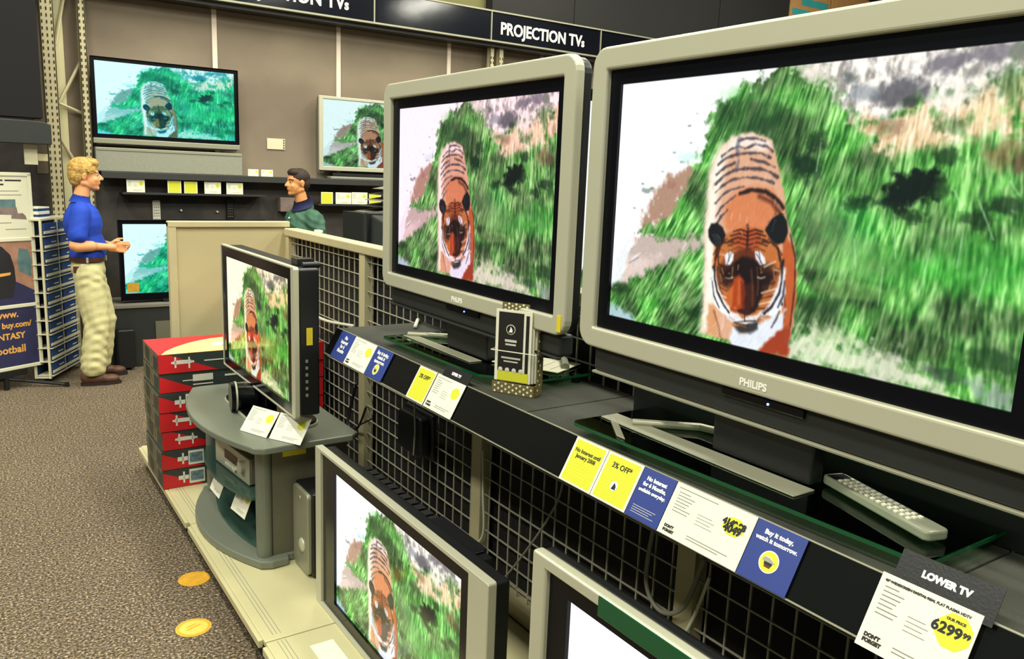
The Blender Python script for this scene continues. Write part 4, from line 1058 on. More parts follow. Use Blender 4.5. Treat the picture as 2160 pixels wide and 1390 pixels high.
# sloping ticket strip along the front
tx, tz, bx_, bz = 1.219, 1.153, 1.164, 1.054
b = MB(); b.add([(tx, -.6, tz), (tx, 3.035, tz), (bx_, 3.035, bz), (bx_, -.6, bz), (tx+.004, -.6, tz-.002), (tx+.004, 3.035, tz-.002), (bx_+.004, 3.035, bz-.002), (bx_+.004, -.6, bz-.002)],
    [(0,1,2,3),(7,6,5,4),(0,4,5,1),(1,5,6,2),(2,6,7,3),(3,7,4,0)])
b.build('ticket_strip', 'strip_black', r_)
b = MB(); b.tube([(tx, -.6, tz), (tx, 3.035, tz)], .0022, 6); b.tube([(bx_, -.6, bz), (bx_, 3.035, bz)], .0022, 6); b.build('strip_edge', 'silver_dark', r_)
dn = Vector((bx_-tx, 0, bz-tz)); LH = dn.length; dn.normalize()
def strip_ticket(y, w, style, label, lines=(), h=None, up=0., detail=True, off=.004, big=1.):
    xa = Vector((0, -1, 0)); za = -dn; ya = za.cross(xa)
    o = Vector((tx, y, tz))+dn*(.001-up)-ya*off
    return ticket(basis(o, xa, ya, za), w, h or LH-.001, style, label, 'tickets on the sloping strip', lines, detail, big=big)
strip_ticket(2.965, .134, 'b', 'blue offer ticket at the far left end of the sloping strip', (('No', .5, .26, .020, .0006, 1), ('Interest', .5, .42, .020, .0006, 1), ('for 6', .5, .58, .020, .0006, 1), ('Months', .5, .74, .020, .0006, 1)), detail=False)
strip_ticket(2.830, .190, 'w', 'white price ticket between two blue ones at the far end of the strip', (('DON\'T', .06, .85, .008, .0005), ('FORGET', .06, .93, .008, .0005)))
o = strip_ticket(2.637, .136, 'b', 'small blue ticket with a round logo on the far half of the strip', (('Buy it today,', .5, .22, .018, .0006, 1), ('watch it', .5, .36, .018, .0006, 1), ('tomorrow.', .5, .50, .018, .0006, 1)), detail=False)
def round_logo(o, cx, cz, r):
    b = MB(); b.cyl((cx, -.0014, cz), (cx, -.0019, cz), r, 24); b.build('logo_ring', 'white_print', o)
    b = MB(); b.cyl((cx, -.0014, cz), (cx, -.0022, cz), r*.9, 24); b.build('logo_disc', 'yellow_print', o)
    b = MB(); b.cyl((cx, -.0014, cz), (cx, -.0025, cz-r*.05), r*.60, 20); b.build('logo_centre', 'white_print', o)
    b = MB(); b.cyl((cx, -.0014, cz-r*.1), (cx, -.0027, cz-r*.1), r*.42, 16); b.build('logo_figure', 'ink', o)
    b = MB(); b.box((cx-r*.3, -.0029, cz-r*.5), (cx+r*.3, -.0022, cz-r*.28)); b.build('logo_base', 'clay', o)
round_logo(o, .068, -.079, .020)
strip_ticket(2.302, .115, 'y', 'yellow ticket left of the white one below the brochure holder', (('3% OFF*', .5, .32, .019, .0005, 1),))
strip_ticket(2.181, .172, 'w', 'white price ticket below the glass foot of the farther silver set', (('DON\'T', .06, .85, .008, .0005), ('FORGET', .06, .93, .008, .0005)))
strip_ticket(1.472, .118, 'y', 'first yellow offer ticket, left end of the near row of five', (('No Interest until', .5, .30, .0135, .0003, 1), ('January 2008', .5, .42, .0135, .0003, 1)))
o = strip_ticket(1.352, .118, 'y', 'second yellow offer ticket with a small round emblem, beside the blue one', (('3% OFF*', .5, .28, .018, .0003, 1),), detail=True)
b = MB(); b.cyl((.059, -.0016, -.070), (.059, -.0023, -.070), .0115, 18); b.build('emblem', 'white_print', o)
b = MB(); b.prism([(.053, -.078), (.066, -.078), (.066, -.070), (.058, -.062), (.056, -.070)], -.0027, -.0022, 'y'); b.build('emblem_figure', 'ink', o)
strip_ticket(1.232, .099, 'b', 'blue offer ticket between the yellow pair and the large white price ticket', (('No Interest', .5, .22, .0125, .0006, 1), ('for 6 Months,', .5, .34, .0125, .0006, 1), ('available everyday.', .5, .46, .0108, .0005, 1)))
strip_ticket(1.131, .210, 'w', 'large white price ticket with a yellow price burst in the middle of the near row', (('4149.98', .80, .33, .017, .0012, 1), ('4049', .80, .44, .021, .0012, 1), ('DON\'T', .06, .85, .008, .0005), ('FORGET', .06, .93, .008, .0005)))
o = strip_ticket(.919, .110, 'b', 'blue offer ticket with a yellow round logo at the right end of the near row', (('Buy it today,', .5, .19, .0125, .0006, 1), ('watch it tomorrow.', .5, .31, .0115, .0005, 1)), detail=False)
round_logo(o, .055, -.067, .021)
# LOWER TV card clipped over the strip edge
def header(y, w, hh, txt, size, label, style, up, lines, h):
    o = strip_ticket(y, w, 'w', label, lines, h=h, up=up, off=.010, big=1.35)
    b = MB(); b.box((.016, -.0008, -.012), (w+.014, .0008, hh)); b.build('black_header', 'black_plastic', o)
    b = MB(); b.text(txt, size, w*.52+.012, hh*.34, -.0012, 'CENTER', .0010, .0002); b.build('header_lettering', 'white_print', o)
    return o
header(.664, .160, .048, 'LOWER TV', .0155, 'white 6299.99 price card with a black LOWER TV header at the bottom right', 'w', .004,
    (('6299', .745, .39, .023, .0008, 1), ('99', .93, .345, .011, .0005, 1), ('OUR PRICE', .80, .215, .0058, .0002, 1), ('42" WIDESCREEN DIGITAL REAL FLAT PLASMA HDTV', .05, .10, .0058, .0002), ('DON\'T', .055, .85, .0085, .0006), ('FORGET', .055, .92, .0085, .0006)), .125)
o = empty('header_card', None, 0, 'small black UPPER TV card standing over the strip behind the white price ticket', 'sign card', mat=basis(Vector((tx, 2.16, tz))+dn*-.002-Vector((.003, 0, 0)), (0, -1, 0), (-dn).cross(Vector((0, -1, 0))), -dn))
b = MB(); b.box((0, -.0008, -.004), (.155, .0008, .036)); b.build('card', 'black_plastic', o)
b = MB(); b.text('UPPER TV', .0125, .075, .012, -.0012, 'CENTER', .0008, .0002); b.build('lettering', 'white_print', o)

# brochure holder on the shelf
Q0 = Vector((1.257, 1.935, 1.15)); Q1 = Vector((1.325, 1.815, 1.15)); ax = (Q1-Q0).normalized(); nr = Vector((-ax.y, ax.x, 0))
if nr.x < 0: nr = -nr
r_ = empty('brochure_holder', None, 0, 'dotted brochure holder with a wire band standing on the upper shelf', 'brochure holder', mat=basis(Q0, ax, nr, (0, 0, 1)))
bw = .138
def dotty(x0, x1, z0, z1, y, mb, n, mrows):
    for i in range(n):
        for j in range(mrows):
            cx = x0+(x1-x0)*(i+.5)/n; cz = z0+(z1-z0)*(j+.5)/mrows+(.25 if i % 2 else -.25)*(z1-z0)/mrows
            mb.cyl((cx, y, cz), (cx, y-.0006, cz), .0034, 8)
b = MB(); b.box((0, .0, 0), (bw, .003, .034)); b.box((0, 0, 0), (bw, .055, .003)); b.box((bw-.003, 0, 0), (bw, .055, .034)); b.box((0, .052, 0), (bw, .055, .262)); b.build('tray', 'dots', r_)
b = MB(); dotty(.004, bw-.004, .002, .034, 0, b, 11, 2); dotty(.004, bw-.004, .238, .262, .052, b, 11, 2); b.build('tray_dots', 'white_paper', r_)
b = MB(); b.tube([(-.004, -.004, .128), (bw+.004, -.004, .128), (bw+.004, .058, .128), (-.004, .058, .128), (-.004, -.004, .128)], .0018, 6); b.build('wire_band', 'silver', r_)
b = MB(); b.box((bw, .012, .003), (bw+.0015, .04, .25)); b.build('side_card', 'dots', r_)
b = MB()
for k in range(16): b.cyl((bw+.0012, .018+.012*(k % 2), .02+k*.0145), (bw+.0024, .018+.012*(k % 2), .02+k*.0145), .0032, 8)
b.build('side_dots', 'white_paper', r_)
M = basis(Q0+Vector((0, 0, .036))+nr*.006, ax, nr, (0, 0, 1))
r_ = empty('brochure', None, 0, 'tall black and white brochure with a yellow foot in the dotted holder', 'brochure', mat=M)
b = MB()
for k in range(3): b.box((.002+.003*k, .004+.010*k, 0), (.118+.005*k, .008+.010*k, .212-.004*k))
b.build('white_sheets', 'white_paper', r_)
b = MB(); b.box((.012, .0025, .03), (.092, .0045, .205)); b.box((.100, .0025, .03), (.110, .0045, .200)); b.build('black_panel', 'brochure_black', r_)
b = MB(); b.box((.012, .0025, .002), (.112, .0045, .032)); b.build('yellow_foot', 'yellow_print', r_)
b = MB()
for k in range(4): b.ball((.022+.022*k, .003, .034), (.008, .0015, .008), 6)
b.cyl((.052, .0026, .155), (.052, .0014, .155), .015, 20); b.box((.034, .0015, .118), (.072, .0026, .125)); b.box((.036, .0015, .108), (.070, .0026, .113)); b.box((.024, .0015, .068), (.086, .0026, .073)); b.box((.032, .0015, .058), (.078, .0026, .062)); b.build('print', 'ink_pale', r_)
b = MB(); b.cyl((.052, .0014, .155), (.052, .0008, .155), .0125, 20); b.build('round_emblem', 'brochure_black', r_)
b = MB(); b.prism([(.046, .147), (.058, .147), (.058, .155), (.052, .164), (.050, .155)], .0002, .0009, 'y'); b.build('emblem_figure', 'white_print', r_)

# remote control on the glass foot
M = basis((1.382, .781, 1.1905), (-.31, -.95, 0), (.95, -.31, 0), (0, 0, 1))
r_ = empty('remote_control', None, 0, 'long silver remote control lying on the glass foot of the large television', 'remote control', mat=M)
b = MB(); b.prism(rrect(-.14, -.026, .14, .026, .012), 0, .018, 'z'); b.build('body', 'remote_silver', r_, bevel=.004)
b = MB()
for i in range(13):
    for j in range(3): b.box((-.10+i*.015, -.017+j*.013, .0178), (-.092+i*.015, -.010+j*.013, .0205))
b.build('buttons', 'white_paper', r_)
b = MB(); b.box((-.13, -.02, .0178), (-.105, .018, .0188)); b.build('dark_field', 'black_plastic', r_)
# papers and a closed manual on the far part of the shelf
for x, y, rz, w_, l_, z, m_, lab in ((1.50, 2.05, 25, .16, .24, 1.1885, 'poster_cream', 'pale printed sheet lying on the glass foot beneath the farther silver set'),):
    q = empty('paper_sheet', (x, y, z), R(rz), lab, 'paper'); b = MB(); b.box((-w_/2, -l_/2, 0), (w_/2, l_/2, .002)); b.build('sheet', m_, q)
    b = MB()
    for k in range(5): b.box((-w_*.38, -l_*.35+k*.04, .002), (w_*.3, -l_*.34+k*.04, .0024))
    b.build('print', 'ink_grey', q)

# ------------------------------------------------------------------ red boxes at the far end of the deck
labs = ['red and dark green product box, topmost of the stack', 'second box from the top of the red stack', 'third box from the top of the red stack, with a picture label',
        'middle box of the red stack', 'third box from the bottom of the red stack', 'second box from the bottom of the red stack, with a picture label', 'red and dark green product box at the bottom of the stack, resting on the deck']
def product_box(kind):
    r_ = empty('product_box', (0, 0, 0)); h = .0995; D = .42; Wd = .86
    b = MB(); b.box((0, 0, 0), (Wd, D, h)); b.build('carton', 'box_dark', r_, bevel=.001)
    b = MB(); b.prism([(0, .002), (.29, .002), (.045, h-.002), (0, h-.002)] if kind == 0 else [(0, .002), (.20, .002), (.0, h-.012)], -.0012, .001, 'y')
    b.prism([(Wd, .002), (Wd, h-.002), (Wd*.86, h-.002), (Wd*.8, .002)], -.0012, .001, 'y')
    b.build('red_print', 'red_box', r_)
    b = MB()
    if kind == 0:
        for x0 in (.06, .66):
            b.box((x0+.012, -.0026, .046), (x0+.095, -.0016, .066)); b.box((x0+.016, -.0026, .028), (x0+.024, -.0016, .084)); b.box((x0+.082, -.0026, .022), (x0+.090, -.0016, .080)); b.box((x0, -.0026, .050), (x0+.012, -.0016, .060)); b.box((x0+.095, -.0026, .050), (x0+.110, -.0016, .060))
        b.box((.22, -.0026, .052), (.42, -.0016, .058)); b.box((.36, -.0026, .040), (.46, -.0016, .044))
    elif kind == 1:
        b.box((.16, -.0026, .050), (.26, -.0016, .085)); b.box((.11, -.0026, .055), (.16, -.0016, .06)); b.box((.32, -.0026, .062), (.47, -.0016, .072)); b.box((.16, -.0026, .03), (.26, -.0016, .036))
    else:
        b.box((.075, -.0026, .040), (.125, -.0016, .062)); b.box((.097, -.0026, .022), (.106, -.0016, .082)); b.box((.128, -.0026, .014), (.205, -.0016, .090))
    b.build('white_print', 'box_print', r_)
    if kind == 2: b = MB(); b.box((.134, -.0032, .026), (.199, -.0024, .078)); b.build('pictured_amplifier', 'box_pic', r_)
    b = MB(); b.box((-.0015, .01, .004), (.0005, D-.01, h-.004)); b.build('side_print', 'box_edge', r_)
    b = MB(); b.box((-.0022, .02, .01), (-.001, D*.3, h-.02)); b.box((-.0022, D*.55, .02), (-.001, D*.8, h-.01)); b.build('side_picture', 'box_dark', r_)

    return r_
for i in range(7):
    kind = [2, 2, 0, 0, 2, 1, 0][i]
    r_ = product_box(kind); r_.location = (.755+random.uniform(-.006, .006)-.001*i, 4.22+random.uniform(-.004, .004), .1305+i*.1013); r_.rotation_euler.z = R(random.uniform(-.5, .5))
    r_['label'] = labs[6-i]; r_['category'] = 'box'; r_['group'] = 'red product boxes'
    if i == 6:
        b = MB(); b.box((0, 0, .0992), (.86, .42, .1003)); b.build('red_lid', 'red_box', r_)
        b = MB(); n = 28
        b.prism([(.015, .001)]+[(.84, .001)]+[(.84-.825*k/n, .001+.34*math.sin(math.pi*k/n)**.75) for k in range(1, n)], .1001, .1009, 'z'); b.build('yellow_swoosh', 'box_yellow', r_)
        b = MB(); b.box((.30, .13, .1008), (.62, .20, .1013)); b.build('white_title', 'white_print', r_)
        b = MB(); b.box((.34, .11, .1008), (.58, .125, .1014)); b.build('dark_title', 'ink', r_)

# ------------------------------------------------------------------ curved stand with receiver and tickets
r_ = empty('television_stand', (0, 0, .13), 0, 'grey bow fronted television stand with glass shelves on the deck', 'stand')
def bow(x0, xm, y0, y1, xb, n=14, rc=.0):
    c = (y0+y1)/2; hw = (y1-y0)/2; out = []
    for k in range(n+1):
        t = -1+2*k/n; out.append((x0-(x0-xm)*(1-t*t), c+hw*t))
    return [(xb, y0)]+out+[(xb, y1)]
def bow_ccw(*a, **k): return bow(*a, **k)[::-1]
top = [(1.335, 3.10), (1.30, 3.065), (.925, 3.06), (.885, 3.085)]+bow(.875, .775, 3.12, 4.09, 1, 14)[1:-1]+[(.89, 4.13), (.93, 4.14), (1.30, 4.14), (1.335, 4.10)]
b = MB(); b.prism(top[::-1], .522, .55, 'z'); b.build('top_board', 'cabinet_grey', r_, bevel=.006)
bot = [(1.33, 3.17), (1.31, 3.152), (1.045, 3.152), (1.035, 3.115), (.965, 3.11), (.92, 3.13)]+bow(.905, .79, 3.16, 4.05, 1, 14)[1:-1]+[(.92, 4.09), (.96, 4.10), (1.30, 4.10), (1.33, 4.06)]
b = MB(); b.prism(bot[::-1], .002, .035, 'z'); b.build('base_board', 'cabinet_grey', r_, bevel=.006)
for y in (3.165, 4.02): b = MB(); b.box((.985, y, .035), (1.315, y+.025, .522)); b.build('side_panel', 'cabinet_side', r_)
for y in (3.19, 4.02):
    b = MB(); b.prism(rrect(.925, y-.034, .987, y+.034, .026), .035, .522, 'z'); b.build('corner_post', 'cabinet_grey', r_)
b = MB(); b.box((1.30, 3.19, .035), (1.315, 4.02, .522)); b.build('back_board', 'dark_teal', r_)
b = MB(); b.prism(bow(.915, .845, 3.225, 3.985, 1.30)[::-1], .272, .284, 'z'); b.build('middle_shelf', 'teal_glass', r_)
b = MB(); b.prism(bow(.955, .90, 3.225, 3.985, 1.30)[::-1], .036, .046, 'z'); b.build('lower_shelf', 'teal_glass', r_)
s = MB(); s.box((1.03, 3.1635, .465), (1.13, 3.165, .488)); s.build('yellow_tag', 'yellow_sticker', r_)
M = basis((.905, 3.745, .4145), (.10, -.99, 0), (.99, .10, 0), (0, 0, 1))
q = empty('receiver', None, 0, 'silver audio receiver on the middle shelf of the curved stand', 'receiver', mat=M)
b = MB(); b.box((0, .004, .006), (.40, .28, .125)); b.build('case', 'silver_dark', q, bevel=.004)
b = MB(); b.box((0, -.004, .006), (.40, .005, .125)); b.build('front_plate', 'silver', q, bevel=.003)
b = MB(); b.box((.12, -.006, .055), (.27, -.003, .095)); b.build('display', 'lcd_red', q)
b = MB(); b.cyl((.335, -.022, .075), (.335, -.003, .075), .026, 24); b.build('volume_knob', 'silver', q, smooth=False)
b = MB()
for k in range(5): b.box((.13+k*.026, -.008, .025), (.148+k*.026, -.003, .037))
b.cyl((.25, -.014, .035), (.25, -.003, .035), .009, 14); b.build('buttons', 'white_paper', q)
b = MB()
for x in (.04, .36): b.cyl((x, .04, 0), (x, .04, .008), .016, 10); b.cyl((x, .24, 0), (x, .24, .008), .016, 10)
b.build('foot', 'black_plastic', q)
def prop(P, ang, lean, w, h, label, group):
    xa = Vector((math.cos(ang), math.sin(ang), 0)); bk = Vector((-xa.y, xa.x, 0))
    za = (bk*math.sin(lean)+Vector((0, 0, 1))*math.cos(lean)); ya = za.cross(xa)
    return ticket(basis(Vector(P)+za*h, xa, ya, za), w, h, 'w', label, group)
prop((.905, 3.335, .6812), math.atan2(-.155, .065), R(38), .165, .118, 'left white price ticket propped on the front of the curved stand', 'tickets on the curved stand')
prop((.978, 3.175, .6812), math.atan2(-.15, .085), R(38), .165, .118, 'right white price ticket propped on the front of the curved stand', 'tickets on the curved stand')
prop((.865, 3.72, .295), math.atan2(-1, .02), R(22), .15, .12, 'left white price ticket hanging from the middle shelf of the curved stand', 'tickets on the curved stand')
prop((.885, 3.44, .295), math.atan2(-1, .12), R(22), .15, .12, 'right white price ticket hanging from the middle shelf of the curved stand', 'tickets on the curved stand')
q = empty('satellite_speaker', (.945, 3.63, .68), R(-8), 'small round black speaker with a curved silver edge beside the thin television', 'speaker')
b = MB(); b.cyl((0, 0, .069), (.02, 0, .069), .066, 32); b.cyl((.026, 0, .066), (.115, 0, .060), .062, 32); b.build('body', 'black_gloss', q)
b = MB(); b.cyl((.019, 0, .069), (.027, 0, .069), .0685, 40); b.build('silver_edge', 'silver', q)
b = MB(); b.box((.01, -.04, 0), (.11, .04, .01)); b.build('foot', 'black_plastic', q)
q = empty('subwoofer', (1.065, 3.045, .1302), -math.pi/2, 'silver fronted black subwoofer standing on the deck beside the curved stand', 'speaker')
b = MB(); b.box((-.10, .012, .01), (.10, .34, .365)); b.build('cabinet', 'black_plastic', q, bevel=.006)
b = MB(); b.prism(rrect(-.088, .012, .088, .36, .02), -.004, .013, 'y'); b.build('front_plate', 'silver_dark', q, bevel=.004)
b = MB(); b.ball((.02, -.004, .125), (.03, .012, .03), 10); b.ball((0, -.003, .325), (.008, .004, .008), 6); b.build('knob', 'silver', q, smooth=True)
b = MB()
for x in (-.08, .08):
    for y in (.04, .31): b.cyl((x, y, 0), (x, y, .01), .016, 10)
b.build('foot', 'black_plastic', q)
s = MB(); s.box((.1005, .06, .22), (.102, .09, .235)); s.build('yellow_sticker', 'yellow_sticker', q)
b = MB(); b.box((.90, 2.28, .1305), (.985, 2.50, .1315)); tag(b.build('paper_card', 'white_paper'), 'blank white card lying on the cream deck in front of the silver edged set', 'paper')

# round floor stickers
for x, y, m1, m2, lab in ((.722, 3.44, 'gold_sticker', 'gold_sticker', 'farther round gold sticker on the carpet'), (.630, 3.045, 'gold_sticker_pale', 'gold_sticker', 'nearer round gold sticker on the carpet, closer to the viewer')):
    q = empty('floor_sticker', (x, y, 0), R(20), lab, 'sticker', 'round stickers on the carpet')
    b = MB(); b.cyl((0, 0, .0005), (0, 0, .002), .066, 40); b.build('disc', m1, q)
    b = MB(); b.ring([(.064*math.cos(t*math.pi/20), .064*math.sin(t*math.pi/20)) for t in range(40)], [(.052*math.cos(t*math.pi/20), .052*math.sin(t*math.pi/20)) for t in range(40)], .002, .0026, 'z'); b.build('rim', m2, q)
    b = MB(); b.text('X', .03, 0, 0, 0, 'CENTER') if False else b.box((-.03, -.004, .002), (.03, .004, .0026)); b.box((-.02, .014, .002), (.02, .020, .0026)); b.build('print', 'gold_sticker', q)

# ------------------------------------------------------------------ cables and the things hung on the grid
def cable(pts, r, m_, label, n=10):
    P = [Vector(p) for p in pts]; out = []
    for i in range(len(P)-1):
        p0 = P[max(i-1, 0)]; p1 = P[i]; p2 = P[i+1]; p3 = P[min(i+2, len(P)-1)]
        for k in range(n):
            t = k/n; out.append(.5*((2*p1)+(p2-p0)*t+(2*p0-5*p1+4*p2-p3)*t*t+(3*p1-p0-3*p2+p3)*t**3))
    out.append(P[-1]); b = MB(); b.tube(out, r, 7)
    return tag(b.build('cable', m_, smooth=True), label, 'cable', 'cables on the gondola')
CX = 1.632
cable([(CX, 2.05, 1.06), (CX-.02, 2.02, .78), (CX-.03, 2.08, .62), (CX-.02, 2.26, .38), (CX-.03, 2.40, .20), (CX-.04, 2.43, .14)], .0042, 'cable_grey', 'long grey cable drooping diagonally down the grid in the middle')
cable([(CX-.01, 2.545, .72), (CX-.012, 2.53, .55), (CX-.012, 2.52, .38), (CX-.03, 2.58, .30)], .005, 'cable_white', 'pale short cable running down the post left of the grey cable')
cable([(CX, 1.60, .80), (CX-.03, 1.59, .62), (CX-.03, 1.53, .55), (CX-.03, 1.44, .60), (CX, 1.40, .76)], .007, 'cable_grey', 'thick grey cable looping below the large white price ticket')
cable([(CX-.01, 1.37, .72), (CX-.02, 1.40, .60), (CX-.02, 1.46, .44), (CX-.02, 1.47, .34)], .005, 'cable_white', 'thin pale cable beside the thick loop below the white price ticket')
cable([(CX, 4.42, 1.04), (CX-.06, 4.30, 1.00), (CX-.03, 4.15, .97), (CX-.02, 3.80, 1.00)], .008, 'cable_white', 'white cable crossing the grid behind the thin television')
cable([(CX-.03, 3.70, .98), (CX-.05, 3.55, 1.02), (CX-.04, 3.22, 1.08), (1.615, 3.09, 1.13), (1.58, 3.03, 1.162), (1.50, 2.90, 1.159)], .008, 'cable_white', 'white cable passing from the grid onto the end of the upper shelf')
cable([(CX, 3.80, .70), (CX-.04, 3.82, .50), (1.52, 3.70, .35), (1.48, 3.55, .20), (1.46, 3.5, .14)], .008, 'cable_black', 'black cable bundle falling behind the curved stand')
cable([(CX, 3.68, .60), (CX-.03, 3.72, .48), (CX-.04, 3.86, .42), (1.55, 3.9, .2)], .006, 'cable_black', 'black cable curling round the post behind the curved stand')
cable([(CX, 3.60, .56), (CX-.03, 3.66, .52), (CX-.02, 3.76, .47), (CX-.02, 3.84, .44)], .004, 'cable_black', 'thin black lead beside the post below the yellow ticket')
q = empty('power_adapter', (1.615, 3.08, .54), 0, 'large black adapter box hung on the grid below the yellow ticket', 'adapter')
b = MB(); b.prism(rrect(-.135, 0, .135, .21, .02), 0, .02, 'x'); b.prism(rrect(-.115, .015, .115, .195, .03), -.045, .0, 'x'); b.build('body', 'black_plastic', q, bevel=.008)
b = MB(); b.tube([(-.05, -.06, .26), (-.052, -.075, .14), (-.05, -.06, .02)], .004, 7); b.build('lead', 'cable_grey', q)

b = MB(); b.box((1.69, 4.50, 1.4205), (1.72, 4.56, 1.434)); tag(b.build('white_tag', 'white_paper'), 'small white tag lying on the beige top rail left of the tube television', 'tag')
# ------------------------------------------------------------------ things behind the gondola
M = basis((1.99, 4.30, 1.1655), (.97, -.24, 0), (.24, .97, 0), (0, 0, 1))
q = empty('tube_television', None, 0, 'black tube television seen from behind above the beige top rail', 'television', mat=M)
b = MB(); b.add([(0,0,0),(.42,0,0),(.42,.32,0),(0,.32,0),(.04,.02,.32),(.38,.02,.32),(.42,.32,.355),(0,.32,.355)], [(0,3,2,1),(4,5,6,7),(0,1,5,4),(1,2,6,5),(2,3,7,6),(3,0,4,7)]); b.build('rear_case', 'charcoal', q, bevel=.012)
b = MB(); b.box((-.025, .32, -.0), (.445, .37, .37)); b.build('front_frame', 'black_plastic', q, bevel=.008)
b = MB(); b.box((.03, -.004, .215), (.075, .004, .275)); b.build('white_label', 'white_paper', q)
q = empty('display_pedestal', (2.80, 6.1, 0), 0, 'black pedestal behind the tube television carrying curved grey plates', 'pedestal')
b = MB(); b.box((-.22, -.2, 0), (.30, .2, 1.46)); b.build('column', 'high_black', q)
for k in range(5):
    pts = [(-.16+.05*k*.8, 0)]+[(-.16+.04*k+(.5-.04*k)*t/10, .045*math.sin(math.pi*t/10*.5)) for t in range(1, 11)]+[(.34, 0)]
    b = MB(); b.prism([(x, z+.0) for x, z in pts][::-1], -.16, .16, 'y', 0)
    o = b.build('curved_plate', 'fabric_grey' if k % 2 == 0 else 'charcoal'); o.location = (2.82, 6.1, 1.462+k*.030)
    tag(o, ['lowest', 'second lowest', 'middle', 'second highest', 'topmost'][k]+' curved grey plate of the pile above the tube television', 'plate', 'pile of curved plates')
    if k: o.location.z = 1.462+k*.0462
# ------------------------------------------------------------------ people
class Body:
    """closed rounded shapes fused into one continuous skin"""
    def __init__(self): self.m = MB()
    def cap(self, p, r0, q, r1, sy=1., n=14):
        """tapered limb from p to q; r may be (a, b) for an oval section (a across x-ish, b across y)"""
        p = Vector(p); q = Vector(q); N_ = 6
        pts = []; rs = []
        d = (q-p).normalized()
        for k in range(4): t = math.pi/2*(k/4); pts.append(p-d*r0*math.cos(t)); rs.append(max(r0*math.sin(t), .001))
        for k in range(N_+1): t = k/N_; pts.append(p+(q-p)*t); rs.append(r0+(r1-r0)*t)
        for k in range(1, 5): t = math.pi/2*(k/4); pts.append(q+d*r1*math.sin(t)); rs.append(max(r1*math.cos(t), .001))
        self.m.tube(pts, rs, n); return self
    def chain(self, pts):
        for (p, r), (q, s) in zip(pts, pts[1:]): self.cap(p, r, q, s)
        return self
    def ell(self, c, r, tilt=0., n=10):
        M0 = self.m.M; self.m.M = Matrix.Translation(c) @ Matrix.Rotation(tilt, 4, 'Y'); self.m.ball((0, 0, 0), r, n); self.m.M = M0; return self
    def build(self, name, m_, parent, voxel, smooth=6, disp=0., dscale=.1):
        o = self.m.build(name, m_, parent)
        a = o.modifiers.new('r', 'REMESH'); a.mode = 'VOXEL'; a.voxel_size = voxel
        s = o.modifiers.new('s', 'SMOOTH'); s.iterations = smooth; s.factor = .5
        if disp:
            tx_ = bpy.data.textures.new('folds', 'CLOUDS'); tx_.noise_scale = dscale; tx_.noise_depth = 1
            dd = o.modifiers.new('d', 'DISPLACE'); dd.texture = tx_; dd.strength = disp; dd.mid_level = .5; dd.texture_coords = 'LOCAL'
        dg = bpy.context.evaluated_depsgraph_get(); dg.update()
        me = bpy.data.meshes.new_from_object(o.evaluated_get(dg)); me.name = name
        me.polygons.foreach_set('use_smooth', [True]*len(me.polygons))
        o.modifiers.clear(); o.data = me
        return o

def fold(o, amp, pitch, zones, hem=None):
    """cloth creases: oblique ridges, strongest round the given heights"""
    me = o.data; n_ = len(me.vertices); co = np.empty(n_*3); me.vertices.foreach_get('co', co); co = co.reshape(-1, 3)
    no = np.empty(n_*3); me.vertices.foreach_get('normal', no); no = no.reshape(-1, 3)
    x, y, z = co.T; w = np.full(n_, .25)
    for zc, sp in zones: w = w+np.exp(-((z-zc)/sp)**2)
    s = np.sin(2*np.pi*(z/pitch+1.1*np.sin(7*x+2.3*y)+.7*np.sin(11*y-5*x+9*z)))+.6*np.sin(2*np.pi*(z/(pitch*.53)-1.6*np.sin(6*x-4*y)))
    co = co+no*(amp*np.minimum(w, 1.2)*s)[:, None]
    if hem is not None: co[:, 2] = np.maximum(co[:, 2], hem)
    me.vertices.foreach_set('co', co.ravel()); me.update()

def head(b, hz, fx=0.):
    """head facing +x, chin at hz-.115"""
    b.ell((fx-.012, 0, hz+.035), (.098, .077, .095))
    b.ell((fx+.030, 0, hz-.035), (.066, .062, .075))
    b.cap((fx+.045, 0, hz-.085), .030, (fx+.070, 0, hz-.093), .022)                 # chin
    b.cap((fx-.02, -.042, hz-.055), .028, (fx+.055, -.018, hz-.088), .022); b.cap((fx-.02, .042, hz-.055), .028, (fx+.055, .018, hz-.088), .022)
    b.cap((fx+.088, 0, hz+.012), .010, (fx+.112, 0, hz-.022), .014)                 # nose
    b.ell((fx+.100, -.012, hz-.027), (.010, .008, .008)); b.ell((fx+.100, .012, hz-.027), (.010, .008, .008))
    b.ell((fx+.088, 0, hz-.050), (.014, .022, .007)); b.ell((fx+.086, 0, hz-.061), (.013, .020, .007))
    b.cap((fx+.075, -.034, hz+.030), .012, (fx+.080, -.010, hz+.030), .012); b.cap((fx+.075, .034, hz+.030), .012, (fx+.080, .010, hz+.030), .012)
    b.ell((fx+.060, -.038, hz-.028), (.024, .020, .022)); b.ell((fx+.060, .038, hz-.028), (.024, .020, .022))
    for s in (-1, 1):
        b.ell((fx-.015, s*.078, hz-.005), (.018, .008, .032)); b.ell((fx-.010, s*.082, hz+.010), (.014, .007, .016))
